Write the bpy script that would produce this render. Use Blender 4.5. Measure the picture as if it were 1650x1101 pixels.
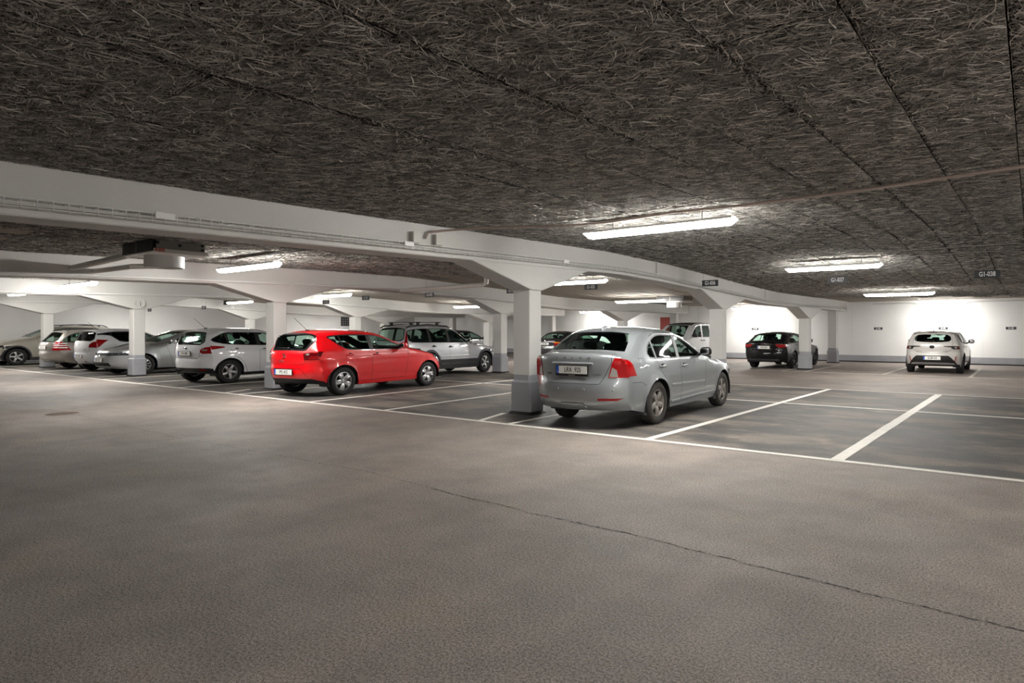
import bpy, bmesh, math, random
import numpy as np
from mathutils import Vector, Matrix, Euler
from mathutils.geometry import delaunay_2d_cdt

for o in list(bpy.data.objects):
    bpy.data.objects.remove(o, do_unlink=True)
SC = bpy.context.scene
COL = SC.collection
random.seed(7)
PI = math.pi

# ------------------------------------------------------------------ camera
IMG_W, IMG_H = 1650.0, 1101.0
CX, YH, CAM_H = 1000.0, 535.0, 1.37         # principal column, horizon row, eye height
_a, _b = 1663.0 - CX, CX + 530.0            # distances to the two vanishing points
FPX = math.sqrt(_a * _b)
YAW = math.atan(_a / FPX)
cam_d = bpy.data.cameras.new('camera'); cam = bpy.data.objects.new('camera', cam_d); COL.objects.link(cam)
cam_d.sensor_fit = 'HORIZONTAL'; cam_d.sensor_width = 36.0
cam_d.lens = 36.0 * FPX / IMG_W
cam_d.shift_x = (IMG_W / 2 - CX) / IMG_W
cam_d.shift_y = -(IMG_H / 2 - YH) / IMG_W
cam_d.clip_end = 200
cam.location = (0, 0, CAM_H); cam.rotation_euler = (PI / 2, 0, YAW)
SC.camera = cam

# ------------------------------------------------------------------ world, exposure
w = bpy.data.worlds.new('world'); SC.world = w; w.use_nodes = True
w.node_tree.nodes['Background'].inputs[0].default_value = (0.9, 0.92, 1, 1)
w.node_tree.nodes['Background'].inputs[1].default_value = 0.0
SC.view_settings.view_transform = 'Standard'; SC.view_settings.look = 'None'
SC.view_settings.gamma = 1.0; SC.view_settings.use_curve_mapping = False
SC.view_settings.exposure = 0.0
LAMP_POWER = 140.0                           # radiance of the lamp diffusers

# ------------------------------------------------------------------ helpers
def lin(c):
    return tuple(((v / 255) / 12.92 if v / 255 <= 0.04045 else ((v / 255 + 0.055) / 1.055) ** 2.4) for v in c)

_m = {}
def nodes_of(name):
    m = bpy.data.materials.new(name); m.use_nodes = True
    nt = m.node_tree; return m, nt, nt.nodes['Principled BSDF'], nt.links

def mat(name, rgb=(128, 128, 128), rough=0.5, metal=0.0, coat=0.0, noise=0.0, nscale=8.0, bump=0.0, bscale=60.0, emit=0.0, spec=0.5, croug=0.03):
    if name in _m: return _m[name]
    m, nt, b, L = nodes_of(name)
    c = lin(rgb) + (1,)
    b.inputs['Base Color'].default_value = c
    b.inputs['Roughness'].default_value = rough
    b.inputs['Metallic'].default_value = metal
    b.inputs['Coat Weight'].default_value = coat
    b.inputs['Coat Roughness'].default_value = croug
    b.inputs['Specular IOR Level'].default_value = spec
    if noise or bump:
        tc = nt.nodes.new('ShaderNodeTexCoord')
    if noise:
        n = nt.nodes.new('ShaderNodeTexNoise'); n.inputs['Scale'].default_value = nscale; n.inputs['Detail'].default_value = 6
        r = nt.nodes.new('ShaderNodeMapRange'); r.inputs[1].default_value = 0.3; r.inputs[2].default_value = 0.7
        r.inputs[3].default_value = 1 - noise; r.inputs[4].default_value = 1 + noise * 0.5
        mx = nt.nodes.new('ShaderNodeMix'); mx.data_type = 'RGBA'; mx.blend_type = 'MULTIPLY'; mx.inputs[0].default_value = 1
        mx.inputs[6].default_value = c
        L.new(tc.outputs['Object'], n.inputs['Vector']); L.new(n.outputs['Fac'], r.inputs[0]); L.new(r.outputs[0], mx.inputs[7])
        L.new(mx.outputs[2], b.inputs['Base Color'])
    if bump:
        n2 = nt.nodes.new('ShaderNodeTexNoise'); n2.inputs['Scale'].default_value = bscale; n2.inputs['Detail'].default_value = 4
        bp = nt.nodes.new('ShaderNodeBump'); bp.inputs['Strength'].default_value = bump; bp.inputs['Distance'].default_value = 0.01
        L.new(tc.outputs['Object'], n2.inputs['Vector']); L.new(n2.outputs['Fac'], bp.inputs['Height']); L.new(bp.outputs[0], b.inputs['Normal'])
    if emit:
        b.inputs['Emission Color'].default_value = c; b.inputs['Emission Strength'].default_value = emit
    _m[name] = m; return m

def glass_mat(name, tint, rough=0.0, ior=1.5):
    if name in _m: return _m[name]
    m = bpy.data.materials.new(name); m.use_nodes = True; nt = m.node_tree; nt.nodes.clear(); L = nt.links
    o = nt.nodes.new('ShaderNodeOutputMaterial'); t = nt.nodes.new('ShaderNodeBsdfTransparent'); g = nt.nodes.new('ShaderNodeBsdfGlossy')
    t.inputs[0].default_value = tint + (1,); g.inputs['Roughness'].default_value = 0.06
    lw = nt.nodes.new('ShaderNodeLayerWeight'); lw.inputs[0].default_value = 0.5
    pw = nt.nodes.new('ShaderNodeMath'); pw.operation = 'POWER'; pw.inputs[1].default_value = 6.0; L.new(lw.outputs['Facing'], pw.inputs[0])
    f = nt.nodes.new('ShaderNodeMapRange'); f.inputs[3].default_value = 0.004; f.inputs[4].default_value = 0.9; L.new(pw.outputs[0], f.inputs[0])
    mx = nt.nodes.new('ShaderNodeMixShader')
    L.new(f.outputs[0], mx.inputs[0]); L.new(t.outputs[0], mx.inputs[1]); L.new(g.outputs[0], mx.inputs[2]); L.new(mx.outputs[0], o.inputs[0])
    _m[name] = m; return m

class MB:
    """collects shapes, then builds ONE mesh object"""
    def __init__(s): s.v = []; s.f = []
    def add(s, vs, fs):
        k = len(s.v); s.v += [tuple(p) for p in vs]; s.f += [tuple(i + k for i in q) for q in fs]; return s
    def box(s, x0, x1, y0, y1, z0, z1):
        if x0 > x1: x0, x1 = x1, x0
        if y0 > y1: y0, y1 = y1, y0
        if z0 > z1: z0, z1 = z1, z0
        return s.add([(x0, y0, z0), (x1, y0, z0), (x1, y1, z0), (x0, y1, z0), (x0, y0, z1), (x1, y0, z1), (x1, y1, z1), (x0, y1, z1)],
                     [(0, 3, 2, 1), (4, 5, 6, 7), (0, 1, 5, 4), (1, 2, 6, 5), (2, 3, 7, 6), (3, 0, 4, 7)])
    def cbox(s, x0, x1, y0, y1, z0, z1, c):
        """box with its four vertical edges chamfered by c"""
        pl = [(x0 + c, y0), (x1 - c, y0), (x1, y0 + c), (x1, y1 - c), (x1 - c, y1), (x0 + c, y1), (x0, y1 - c), (x0, y0 + c)]
        return s.loft([[(p[0], p[1], z0) for p in pl], [(p[0], p[1], z1) for p in pl]])
    def loft(s, rings, cap=True):
        n = len(rings[0]); k = len(rings); vs = [p for r in rings for p in r]; fs = []
        for i in range(k - 1):
            for j in range(n):
                a = i * n + j; b = i * n + (j + 1) % n
                fs.append((a, b, b + n, a + n))
        if cap:
            fs.append(tuple(reversed(range(n)))); fs.append(tuple(range((k - 1) * n, k * n)))
        return s.add(vs, fs)
    def tube(s, path, r, n=8, cap=True):
        path = [Vector(p) for p in path]; rings = []; up = Vector((0.13, 0.29, 0.95)).normalized()
        for i, p in enumerate(path):
            d = (path[min(i + 1, len(path) - 1)] - path[max(i - 1, 0)]).normalized()
            a = d.cross(up)
            if a.length < 1e-3: a = d.cross(Vector((1, 0, 0)))
            a.normalize(); b = d.cross(a)
            rr = r[i] if isinstance(r, (list, tuple)) else r
            rings.append([tuple(p + a * rr * math.cos(2 * PI * j / n) + b * rr * math.sin(2 * PI * j / n)) for j in range(n)])
        return s.loft(rings, cap)
    def lathe(s, prof, n=32, axis='z', c=(0, 0, 0), close=False):
        rings = []
        for (r, h) in prof:
            ring = []
            for j in range(n):
                a = 2 * PI * j / n; u, v = r * math.cos(a), r * math.sin(a)
                p = (u, v, h) if axis == 'z' else ((u, h, v) if axis == 'y' else (h, u, v))
                ring.append((p[0] + c[0], p[1] + c[1], p[2] + c[2]))
            rings.append(ring)
        if close: rings.append(rings[0])
        return s.loft(rings, cap=False)
    def prism(s, poly, axis, a, b):
        def P(u, v, t):
            return (t, u, v) if axis == 'x' else ((u, t, v) if axis == 'y' else (u, v, t))
        return s.loft([[P(u, v, a) for u, v in poly], [P(u, v, b) for u, v in poly]])
    def ell(s, c, size, k=2.6, n=14, m=9, rot=None):
        """rounded box (superellipsoid)"""
        def sp(t): return math.copysign(abs(t) ** (2 / k), t)
        rings = []
        for i in range(m + 1):
            ph = -PI / 2 + PI * i / m; ring = []
            for j in range(n):
                th = 2 * PI * j / n
                p = Vector((sp(math.cos(ph)) * sp(math.cos(th)) * size[0] / 2, sp(math.cos(ph)) * sp(math.sin(th)) * size[1] / 2, sp(math.sin(ph)) * size[2] / 2))
                if rot is not None: p = rot @ p
                ring.append((p.x + c[0], p.y + c[1], p.z + c[2]))
            rings.append(ring)
        return s.loft(rings)
    def mesh(s, name, smooth=True, ang=40):
        me = bpy.data.meshes.new(name); me.from_pydata(s.v, [], s.f)
        bm = bmesh.new(); bm.from_mesh(me)
        bmesh.ops.remove_doubles(bm, verts=bm.verts, dist=1e-5)
        bmesh.ops.recalc_face_normals(bm, faces=bm.faces); bm.to_mesh(me); bm.free()
        if smooth:
            me.shade_smooth(); me.set_sharp_from_angle(angle=math.radians(ang))
        return me
    def build(s, name, m, parent=None, smooth=True, ang=40):
        return link(name, s.mesh(name, smooth, ang), m, parent)

def link(name, me, m=None, parent=None):
    o = bpy.data.objects.new(name, me); COL.objects.link(o)
    if m is not None and len(me.materials) == 0: me.materials.append(m)
    if parent is not None: o.parent = parent
    return o
def empty(name, loc=(0, 0, 0), rz=0.0, parent=None):
    o = bpy.data.objects.new(name, None); COL.objects.link(o); o.location = loc; o.rotation_euler = (0, 0, rz); o.empty_display_size = 0.2
    if parent is not None: o.parent = parent
    return o
def tag(o, label=None, cat=None, group=None, kind=None):
    if label: o['label'] = label
    if cat: o['category'] = cat
    if group: o['group'] = group
    if kind: o['kind'] = kind
    return o
def copy_tree(o, parent=None):
    c = o.copy(); COL.objects.link(c); c.parent = parent
    for ch in list(o.children): copy_tree(ch, c)
    return c
_txt = {}
def text_mesh(s, size, thick=0.0015, sx=1.0, bold=0.0, spacing=1.0):
    key = (s, size, thick, sx, bold, spacing)
    if key not in _txt:
        cu = bpy.data.curves.new('lettering', 'FONT'); cu.body = s; cu.size = size; cu.extrude = thick; cu.align_x = 'CENTER'; cu.align_y = 'CENTER'
        cu.offset = bold; cu.resolution_u = 3; cu.space_character = spacing
        ob = bpy.data.objects.new('lettering_tmp', cu); COL.objects.link(ob)
        bpy.context.view_layer.update()
        me = bpy.data.meshes.new_from_object(ob.evaluated_get(bpy.context.evaluated_depsgraph_get()))
        bpy.data.objects.remove(ob, do_unlink=True); bpy.data.curves.remove(cu)
        for v in me.vertices: v.co.x *= sx
        me.name = 'lettering'; _txt[key] = me
    return _txt[key]
def text(s, size, m, parent, loc, rot, **k):
    me = text_mesh(s, size, **k).copy(); me.materials.clear()
    o = link('lettering', me, m, parent); o.location = loc; o.rotation_euler = rot; return o

# ------------------------------------------------------------------ materials
M_WHITE = mat('white_painted_concrete', (202, 201, 198), 0.6, noise=0.05, nscale=1.2, bump=0.12, bscale=25)
M_WALL = mat('white_wall_paint', (222, 222, 221), 0.6, noise=0.05, nscale=0.9, bump=0.1, bscale=30)
M_GREY = mat('grey_plinth_paint', (150, 151, 156), 0.5, noise=0.08, nscale=4, bump=0.15, bscale=40)
M_TAR = mat('black_sealant', (14, 14, 14), 0.6)
M_STEELW = mat('white_enamel', (222, 222, 220), 0.4)
M_STEELB = mat('dark_steel', (34, 33, 31), 0.45, metal=0.3)
M_STEELG = mat('grey_sheet_steel', (120, 117, 112), 0.5, metal=0.2)
M_PIPE = mat('pale_pvc_pipe', (196, 194, 188), 0.45)
M_CABLE = mat('grey_cable', (150, 146, 142), 0.5)
M_SIGN = mat('charcoal_sign', (44, 46, 50), 0.45)
M_SIGNT = mat('white_lettering', (235, 235, 235), 0.5)
M_LAMP = mat('lamp_diffuser', (255, 252, 246), 0.4, emit=LAMP_POWER)
M_RUBBER = mat('tyre_rubber', (24, 24, 25), 0.75, noise=0.2, nscale=40, bump=0.2, bscale=90)
M_DIRTY = mat('dusty_tyre_rubber', (52, 49, 46), 0.85, noise=0.25, nscale=20, bump=0.3, bscale=90)
M_ALLOY = mat('silver_alloy', (188, 188, 190), 0.32, metal=0.75)
M_ALLOYD = mat('dusty_alloy', (140, 135, 130), 0.5, metal=0.45)
M_DARKALLOY = mat('dark_alloy', (40, 40, 42), 0.35, metal=0.6)
M_BLACKP = mat('black_plastic', (16, 16, 17), 0.5)
M_GREYP = mat('grey_plastic', (58, 59, 62), 0.55)
M_DARKIN = mat('cabin_dark', (26, 27, 29), 0.8)
M_SEAT = mat('dark_seat_cloth', (34, 36, 38), 0.9)
M_LINING = mat('cabin_lining', (66, 66, 66), 0.9)
M_CHROME = mat('chrome', (215, 217, 220), 0.12, metal=1.0)
M_GAP = mat('panel_gap', (18, 18, 19), 0.7)
M_RED = mat('red_lens', (140, 1, 5), 0.25, coat=0.4, spec=0.3)
M_DRED = mat('dark_red_lens', (84, 4, 8), 0.12, coat=0.6)
M_ORANGE = mat('amber_lens', (235, 120, 20), 0.15, coat=0.5)
M_CLEAR = mat('clear_lens', (150, 146, 142), 0.15, coat=0.8, metal=0.2)
M_HEAD = mat('headlamp_lens', (58, 61, 65), 0.08, coat=1.0, metal=0.4)
M_PLATE = mat('plate_white', (226, 226, 222), 0.4)
M_PBLUE = mat('plate_blue', (30, 82, 178), 0.4)
M_INK = mat('plate_ink', (26, 26, 26), 0.5)
M_GLASS = glass_mat('car_glass', (0.62, 0.76, 0.70))
M_GLASSD = glass_mat('tinted_car_glass', (0.16, 0.18, 0.18))
M_PRIV = mat('privacy_glass', (20, 21, 22), 0.05, coat=0.5)

def paint(name, rgb, metal=0.0, rough=0.35):
    return mat(name, rgb, rough, metal=metal, coat=1.0, croug=0.02)

def asphalt():
    m, nt, b, L = nodes_of('asphalt_floor')
    N = nt.nodes.new
    tc = N('ShaderNodeTexCoord'); sx = N('ShaderNodeSeparateXYZ'); L.new(tc.outputs['Object'], sx.inputs[0])
    def noise(scale, det=5, rough=0.6, vec=None):
        n = N('ShaderNodeTexNoise'); n.inputs['Scale'].default_value = scale; n.inputs['Detail'].default_value = det; n.inputs['Roughness'].default_value = rough
        L.new(vec or tc.outputs['Object'], n.inputs['Vector']); return n.outputs['Fac']
    def rng(v, a, b_, c, d):
        r = N('ShaderNodeMapRange'); r.inputs[1].default_value = a; r.inputs[2].default_value = b_; r.inputs[3].default_value = c; r.inputs[4].default_value = d
        r.interpolation_type = 'SMOOTHSTEP'; L.new(v, r.inputs[0]); return r.outputs[0]
    def mix(f, a, b_, mode='MIX'):
        x = N('ShaderNodeMix'); x.data_type = 'RGBA'; x.blend_type = mode
        for sock, val in ((x.inputs[0], f), (x.inputs[6], a), (x.inputs[7], b_)):
            if isinstance(val, (float, int)): sock.default_value = val
            elif isinstance(val, tuple): sock.default_value = val + (1,)
            else: L.new(val, sock)
        return x.outputs[2]
    def mul(a, b_):
        x = N('ShaderNodeMath'); x.operation = 'MULTIPLY'
        for i, val in enumerate((a, b_)):
            if isinstance(val, float): x.inputs[i].default_value = val
            else: L.new(val, x.inputs[i])
        return x.outputs[0]
    big = noise(0.35, 4); mid = noise(1.7, 6, 0.65); fine = noise(75, 3, 0.8); grit = noise(190, 2, 0.8)
    mp = N('ShaderNodeMapping'); mp.inputs['Scale'].default_value = (0.55, 1.15, 1); L.new(tc.outputs['Object'], mp.inputs[0])
    streak = noise(1.1, 8, 0.68, mp.outputs[0])
    bay = rng(sx.outputs['Y'], 6.6, 7.0, 0.0, 1.0); bay2 = rng(sx.outputs['Y'], 14.9, 15.6, 1.0, 0.0); inbay = mul(bay, bay2)
    aisle = mix(rng(mid, 0.3, 0.72, 0.0, 1.0), lin((150, 140, 134)), lin((174, 161, 153)))
    bayc = mix(rng(streak, 0.42, 0.62, 0.0, 1.0), lin((74, 72, 71)), lin((138, 130, 121)))
    c = mix(inbay, aisle, bayc)
    tan = mul(rng(mid, 0.54, 0.68, 0.0, 0.8), rng(streak, 0.48, 0.62, 0.0, 1.0))
    c = mix(tan, c, lin((172, 158, 136)))
    c = mix(rng(big, 0.35, 0.62, 0.25, 0.0), c, lin((84, 80, 77)))
    c = mix(1.0, c, mix(rng(fine, 0.34, 0.62, 0.0, 1.0), (0.34, 0.34, 0.34), (1.18, 1.18, 1.18)), 'MULTIPLY')
    c = mix(1.0, c, mix(rng(grit, 0.4, 0.75, 0.0, 1.0), (0.7, 0.7, 0.7), (1.6, 1.59, 1.57)), 'MULTIPLY')
    L.new(c, b.inputs['Base Color'])
    L.new(rng(streak, 0.35, 0.65, 0.56, 0.68), b.inputs['Roughness'])
    bp = N('ShaderNodeBump'); bp.inputs['Strength'].default_value = 0.8; bp.inputs['Distance'].default_value = 0.008
    L.new(mix(0.5, fine, grit), bp.inputs['Height']); L.new(bp.outputs[0], b.inputs['Normal'])
    return m
M_ASPH = asphalt()
M_LINE = mat('road_marking_paint', (226, 222, 214), 0.6, noise=0.12, nscale=9, bump=0.2, bscale=120)
M_LINEW = mat('dusty_marking_paint', (206, 200, 191), 0.65, noise=0.2, nscale=7, bump=0.2, bscale=120)
M_CRACK = mat('crack_dark', (46, 40, 35), 0.8)

def woodwool(name, base, vari):
    m, nt, b, L = nodes_of(name)
    N = nt.nodes.new
    g = N('ShaderNodeNewGeometry'); r = N('ShaderNodeValToRGB')
    r.color_ramp.elements[0].color = lin(base[0]) + (1,); r.color_ramp.elements[1].color = lin(base[1]) + (1,)
    e = r.color_ramp.elements.new(0.5); e.color = lin(base[2]) + (1,)
    L.new(g.outputs['Random Per Island'], r.inputs[0])
    tc = N('ShaderNodeTexCoord'); n = N('ShaderNodeTexNoise'); n.inputs['Scale'].default_value = vari; n.inputs['Detail'].default_value = 3
    L.new(tc.outputs['Object'], n.inputs['Vector'])
    mr = N('ShaderNodeMapRange'); mr.inputs[1].default_value = 0.3; mr.inputs[2].default_value = 0.7; mr.inputs[3].default_value = 0.65; mr.inputs[4].default_value = 1.15
    L.new(n.outputs['Fac'], mr.inputs[0])
    x = N('ShaderNodeMix'); x.data_type = 'RGBA'; x.blend_type = 'MULTIPLY'; x.inputs[0].default_value = 1
    L.new(r.outputs[0], x.inputs[6]); L.new(mr.outputs[0], x.inputs[7]); L.new(x.outputs[2], b.inputs['Base Color'])
    b.inputs['Roughness'].default_value = 0.9; b.inputs['Specular IOR Level'].default_value = 0.15
    return m
M_WOOL = woodwool('wood_wool_strands', ((104, 102, 98), (228, 225, 218), (160, 157, 152)), 5.0)
M_WOOLB = mat('wood_wool_core', (26, 25, 24), 0.95, noise=0.5, nscale=70)
def wool_far():
    m, nt, b, L = nodes_of('wood_wool_far')
    N = nt.nodes.new; tc = N('ShaderNodeTexCoord')
    mp = N('ShaderNodeMapping'); mp.inputs['Scale'].default_value = (60, 170, 60); L.new(tc.outputs['Object'], mp.inputs[0])
    n = N('ShaderNodeTexNoise'); n.inputs['Scale'].default_value = 1.0; n.inputs['Detail'].default_value = 4; L.new(mp.outputs[0], n.inputs['Vector'])
    r = N('ShaderNodeValToRGB'); r.color_ramp.elements[0].position = 0.36; r.color_ramp.elements[1].position = 0.66
    r.color_ramp.elements[0].color = lin((70, 66, 60)) + (1,); r.color_ramp.elements[1].color = lin((196, 188, 176)) + (1,)
    L.new(n.outputs['Fac'], r.inputs[0]); L.new(r.outputs[0], b.inputs['Base Color']); b.inputs['Roughness'].default_value = 0.95
    bp = N('ShaderNodeBump'); bp.inputs['Strength'].default_value = 0.6; bp.inputs['Distance'].default_value = 0.01
    L.new(n.outputs['Fac'], bp.inputs['Height']); L.new(bp.outputs[0], b.inputs['Normal'])
    return m
M_WOOLF = wool_far()

# ------------------------------------------------------------------ the place: axes
# X runs along the front parking line (to the right, nearer), Y along the beams (away), Z up
PROFILE = [(-9, 2.60), (1.4, 2.74), (10.4, 2.95), (12.0, 2.925), (19.0, 2.66), (22.0, 2.67), (29.9, 2.74)]
def ceil_z(y):
    for (a, b), (a2, b2) in zip(PROFILE, PROFILE[1:]):
        if y <= a2: return b + (b2 - b) * (y - a) / (a2 - a)
    return PROFILE[-1][1]
X0, X1, Y0, Y1 = -37.6, 7.5, -8.0, 29.8
BEAM_X = [-6.9, -14.86, -22.98, -31.4]       # east faces
BEAM_W, BEAM_D = 0.46, 0.43
COL_Y = [7.95, 15.35, 22.75]
LINE_F, LINE_M, LINE_R, LINE_W = 6.83, 11.72, 15.2, 21.5

# floor
fl = MB().box(X0 - .2, X1 + .2, Y0 - .2, Y1 + .2, -0.2, 0).build('floor', M_ASPH, smooth=False); tag(fl, kind='structure')
# walls
wn = MB().box(X0 - .2, X1 + .2, Y1, Y1 + .2, 0, 3.0).build('wall_back', M_WALL, smooth=False); tag(wn, kind='structure')
wl = MB().box(X0 - .2, X0, Y0, Y1, 0, 3.0).build('wall_left', M_WALL, smooth=False); tag(wl, kind='structure')
wr = MB().box(X1, X1 + .2, Y0, Y1, 0, 3.0).build('wall_right', M_WALL, smooth=False); tag(wr, kind='structure')
ws = MB().box(X0 - .2, X1 + .2, Y0 - .2, Y0, 0, 3.0).build('wall_front', M_WALL, smooth=False); tag(ws, kind='structure')
bb = MB().box(X0, X1, Y1 - .012, Y1, 0.05, 0.31).build('baseboard_back', M_GREY, smooth=False); tag(bb, kind='structure')
MB().box(X0, X1, Y1 - .03, Y1, 0, 0.05).build('base_seal', M_TAR, bb, smooth=False)
bl = MB().box(X0, X0 + .012, Y0, Y1 - .03, 0, 0.31).build('baseboard_left', M_GREY, smooth=False); tag(bl, kind='structure')
# thin vertical formwork joints on the back wall
jm = mat('wall_joint', (205, 206, 206), 0.7)
for k in range(17):
    xj = X1 - 1.4 - 2.6 * k
    MB().box(xj - .006, xj + .006, Y1 - .004, Y1, .32, 2.7).build('wall_joint', jm, wn, smooth=False)

# ceiling slab + wood wool boards
sl = MB()
ring = [(y, ceil_z(y) + 0.045) for y in [p[0] for p in PROFILE]]
poly = [(y, z) for y, z in ring] + [(29.9, 3.25), (-9, 3.25)]
sl.prism(poly, 'x', X0 - .2, X1 + .2)
ceil = sl.build('ceiling', M_WOOLB, smooth=False); tag(ceil, kind='structure')
BW, BL, BT = 0.597, 2.4, 0.03
def board_mesh(seed, n, wide=1.0):
    rnd = random.Random(seed); v = []; f = []
    W_, L_ = BW / 2 - .0055, BL / 2 - .006
    v += [(-W_, -L_, .004), (W_, -L_, .004), (W_, L_, .004), (-W_, L_, .004), (-W_, -L_, BT + .004), (W_, -L_, BT + .004), (W_, L_, BT + .004), (-W_, L_, BT + .004)]
    f += [(0, 3, 2, 1), (4, 5, 6, 7), (0, 1, 5, 4), (1, 2, 6, 5), (2, 3, 7, 6), (3, 0, 4, 7)]
    nb = len(f)
    for i in range(n):
        x = rnd.uniform(-W_, W_); y = rnd.uniform(-L_, L_)
        a = rnd.gauss(0.12, 0.7) if rnd.random() < 0.75 else rnd.uniform(0, PI)
        ln = rnd.uniform(.05, .16); cur = rnd.gauss(0, 5.0); wd = rnd.uniform(.0011, .0025) * wide
        z = .004 - rnd.random() ** 1.4 * 0.018 * (1.0 if abs(x) < W_ - .03 else .35); dz = rnd.gauss(0, .004)
        tw = rnd.gauss(0, .5)
        k = len(v); seg = 3; px, py = x, y
        a0 = a - cur * ln / 2
        for q in range(seg + 1):
            aa = a0 + cur * ln * q / seg
            nx, ny = -math.sin(aa), math.cos(aa)
            zz = z + dz * (q / seg - .5)
            cx_, cy_ = min(max(px, -W_), W_), min(max(py, -L_), L_)
            v.append((cx_ - nx * wd, cy_ - ny * wd, zz - tw * wd)); v.append((cx_ + nx * wd, cy_ + ny * wd, zz + tw * wd))
            px += math.cos(aa) * ln / seg; py += math.sin(aa) * ln / seg
            if q: f.append((k + 2 * q - 2, k + 2 * q - 1, k + 2 * q + 1, k + 2 * q))
    me = bpy.data.meshes.new('ceiling_board'); me.from_pydata(v, [], f)
    me.materials.append(M_WOOL); me.materials.append(M_WOOLB)
    mi = np.zeros(len(f), dtype=np.int32); mi[:nb] = 1; me.polygons.foreach_set('material_index', mi)
    me.update(); return me
BOARDS = [board_mesh(s, 9500) for s in range(4)]
BOARDS_FAR = [board_mesh(s + 10, 3600, 1.6) for s in range(3)]
cells = []
def board_rows(xe0, xe1):
    xk = xe1 - BW / 2
    ci = 0
    while xk > xe0 - BW / 2 + .05:
        yk = Y0 + (0.0 if ci % 2 else 1.2) - 1.2 + BL / 2
        while yk < Y1 + BL / 2:
            cells.append((xk, yk)); yk += BL
        xk -= BW; ci += 1
# joints seen in the photo stand at X = -0.10 - 0.597 n
edges = [X0, BEAM_X[3] - BEAM_W, BEAM_X[3], BEAM_X[2] - BEAM_W, BEAM_X[2], BEAM_X[1] - BEAM_W, BEAM_X[1], BEAM_X[0] - BEAM_W, BEAM_X[0], -0.095 + BW * 12]
for i in range(0, len(edges), 2): board_rows(edges[i], edges[i + 1])
def board_key(c):
    x, y = c
    d = -math.sin(YAW) * x + math.cos(YAW) * y; xc = math.cos(YAW) * x + math.sin(YAW) * y
    if math.hypot(x, y) < 9 and d > -.2 and x > -7: return d * .3
    if d < 1.2 or y < -1: return 1e6
    px = CX + FPX * xc / d
    if px < -150 or px > 1750: return 1e6
    return d * (1.0 if x > -7 else 1.35)
cells.sort(key=board_key)
far = MB()
for i, (x, y) in enumerate(cells):
    ya, yb = max(y - BL / 2, Y0), min(y + BL / 2, Y1)
    za, zb = ceil_z(ya), ceil_z(yb); sl_ = math.atan2(zb - za, yb - ya)
    if i < 290 and y + BL / 2 <= Y1 + .01:
        o = bpy.data.objects.new('ceiling_board', BOARDS[(i * 7 + int(x * 3)) % 4] if i < 100 else BOARDS_FAR[(i * 5 + int(x * 3)) % 3]); COL.objects.link(o); o.parent = ceil
        o.location = (x, y, (za + zb) / 2 + random.uniform(0, .006)); o.rotation_euler = (sl_, random.gauss(0, .004), PI if (i % 3 == 0) else 0)
        if i % 3 == 0: o.rotation_euler = (-sl_, 0, PI)
    else:
        k = len(far.v); hw = BW / 2 - .004
        far.v += [(x - hw, ya + .004, za), (x + hw, ya + .004, za), (x + hw, yb - .004, zb), (x - hw, yb - .004, zb),
                  (x - hw, ya + .004, za + .035), (x + hw, ya + .004, za + .035), (x + hw, yb - .004, zb + .035), (x - hw, yb - .004, zb + .035)]
        far.f += [tuple(k + q for q in t) for t in ((0, 3, 2, 1), (4, 5, 6, 7), (0, 1, 5, 4), (1, 2, 6, 5), (2, 3, 7, 6), (3, 0, 4, 7))]
fo = far.build('ceiling_boards', M_WOOLF, ceil, smooth=False); fo['kind'] = 'stuff'

# ------------------------------------------------------------------ beams and columns
beam_lab = ['long white concrete beam carrying the wire cable tray, nearest the camera', 'second white concrete beam, behind the fan unit and red car',
            'third white concrete beam from the camera, over the white hatchback', 'fourth white concrete beam, far left behind the cable coil',
            'fifth white concrete beam, farthest left by the end wall']
beams = []
for bi, xe in enumerate(BEAM_X):
    ys = [Y0] + [p[0] for p in PROFILE[1:-1]] + [28.95]
    pts = [(y, ceil_z(y) - BEAM_D) for y in ys] + [(y, ceil_z(y) + .05) for y in reversed(ys)]
    mb = MB().prism(pts, 'x', xe - BEAM_W, xe)
    o = mb.build('concrete_beam', M_WHITE, smooth=False)
    md = o.modifiers.new('bevel', 'BEVEL'); md.width = .012; md.segments = 1
    tag(o, beam_lab[bi], 'beam', 'roof beams'); beams.append(o)

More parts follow.
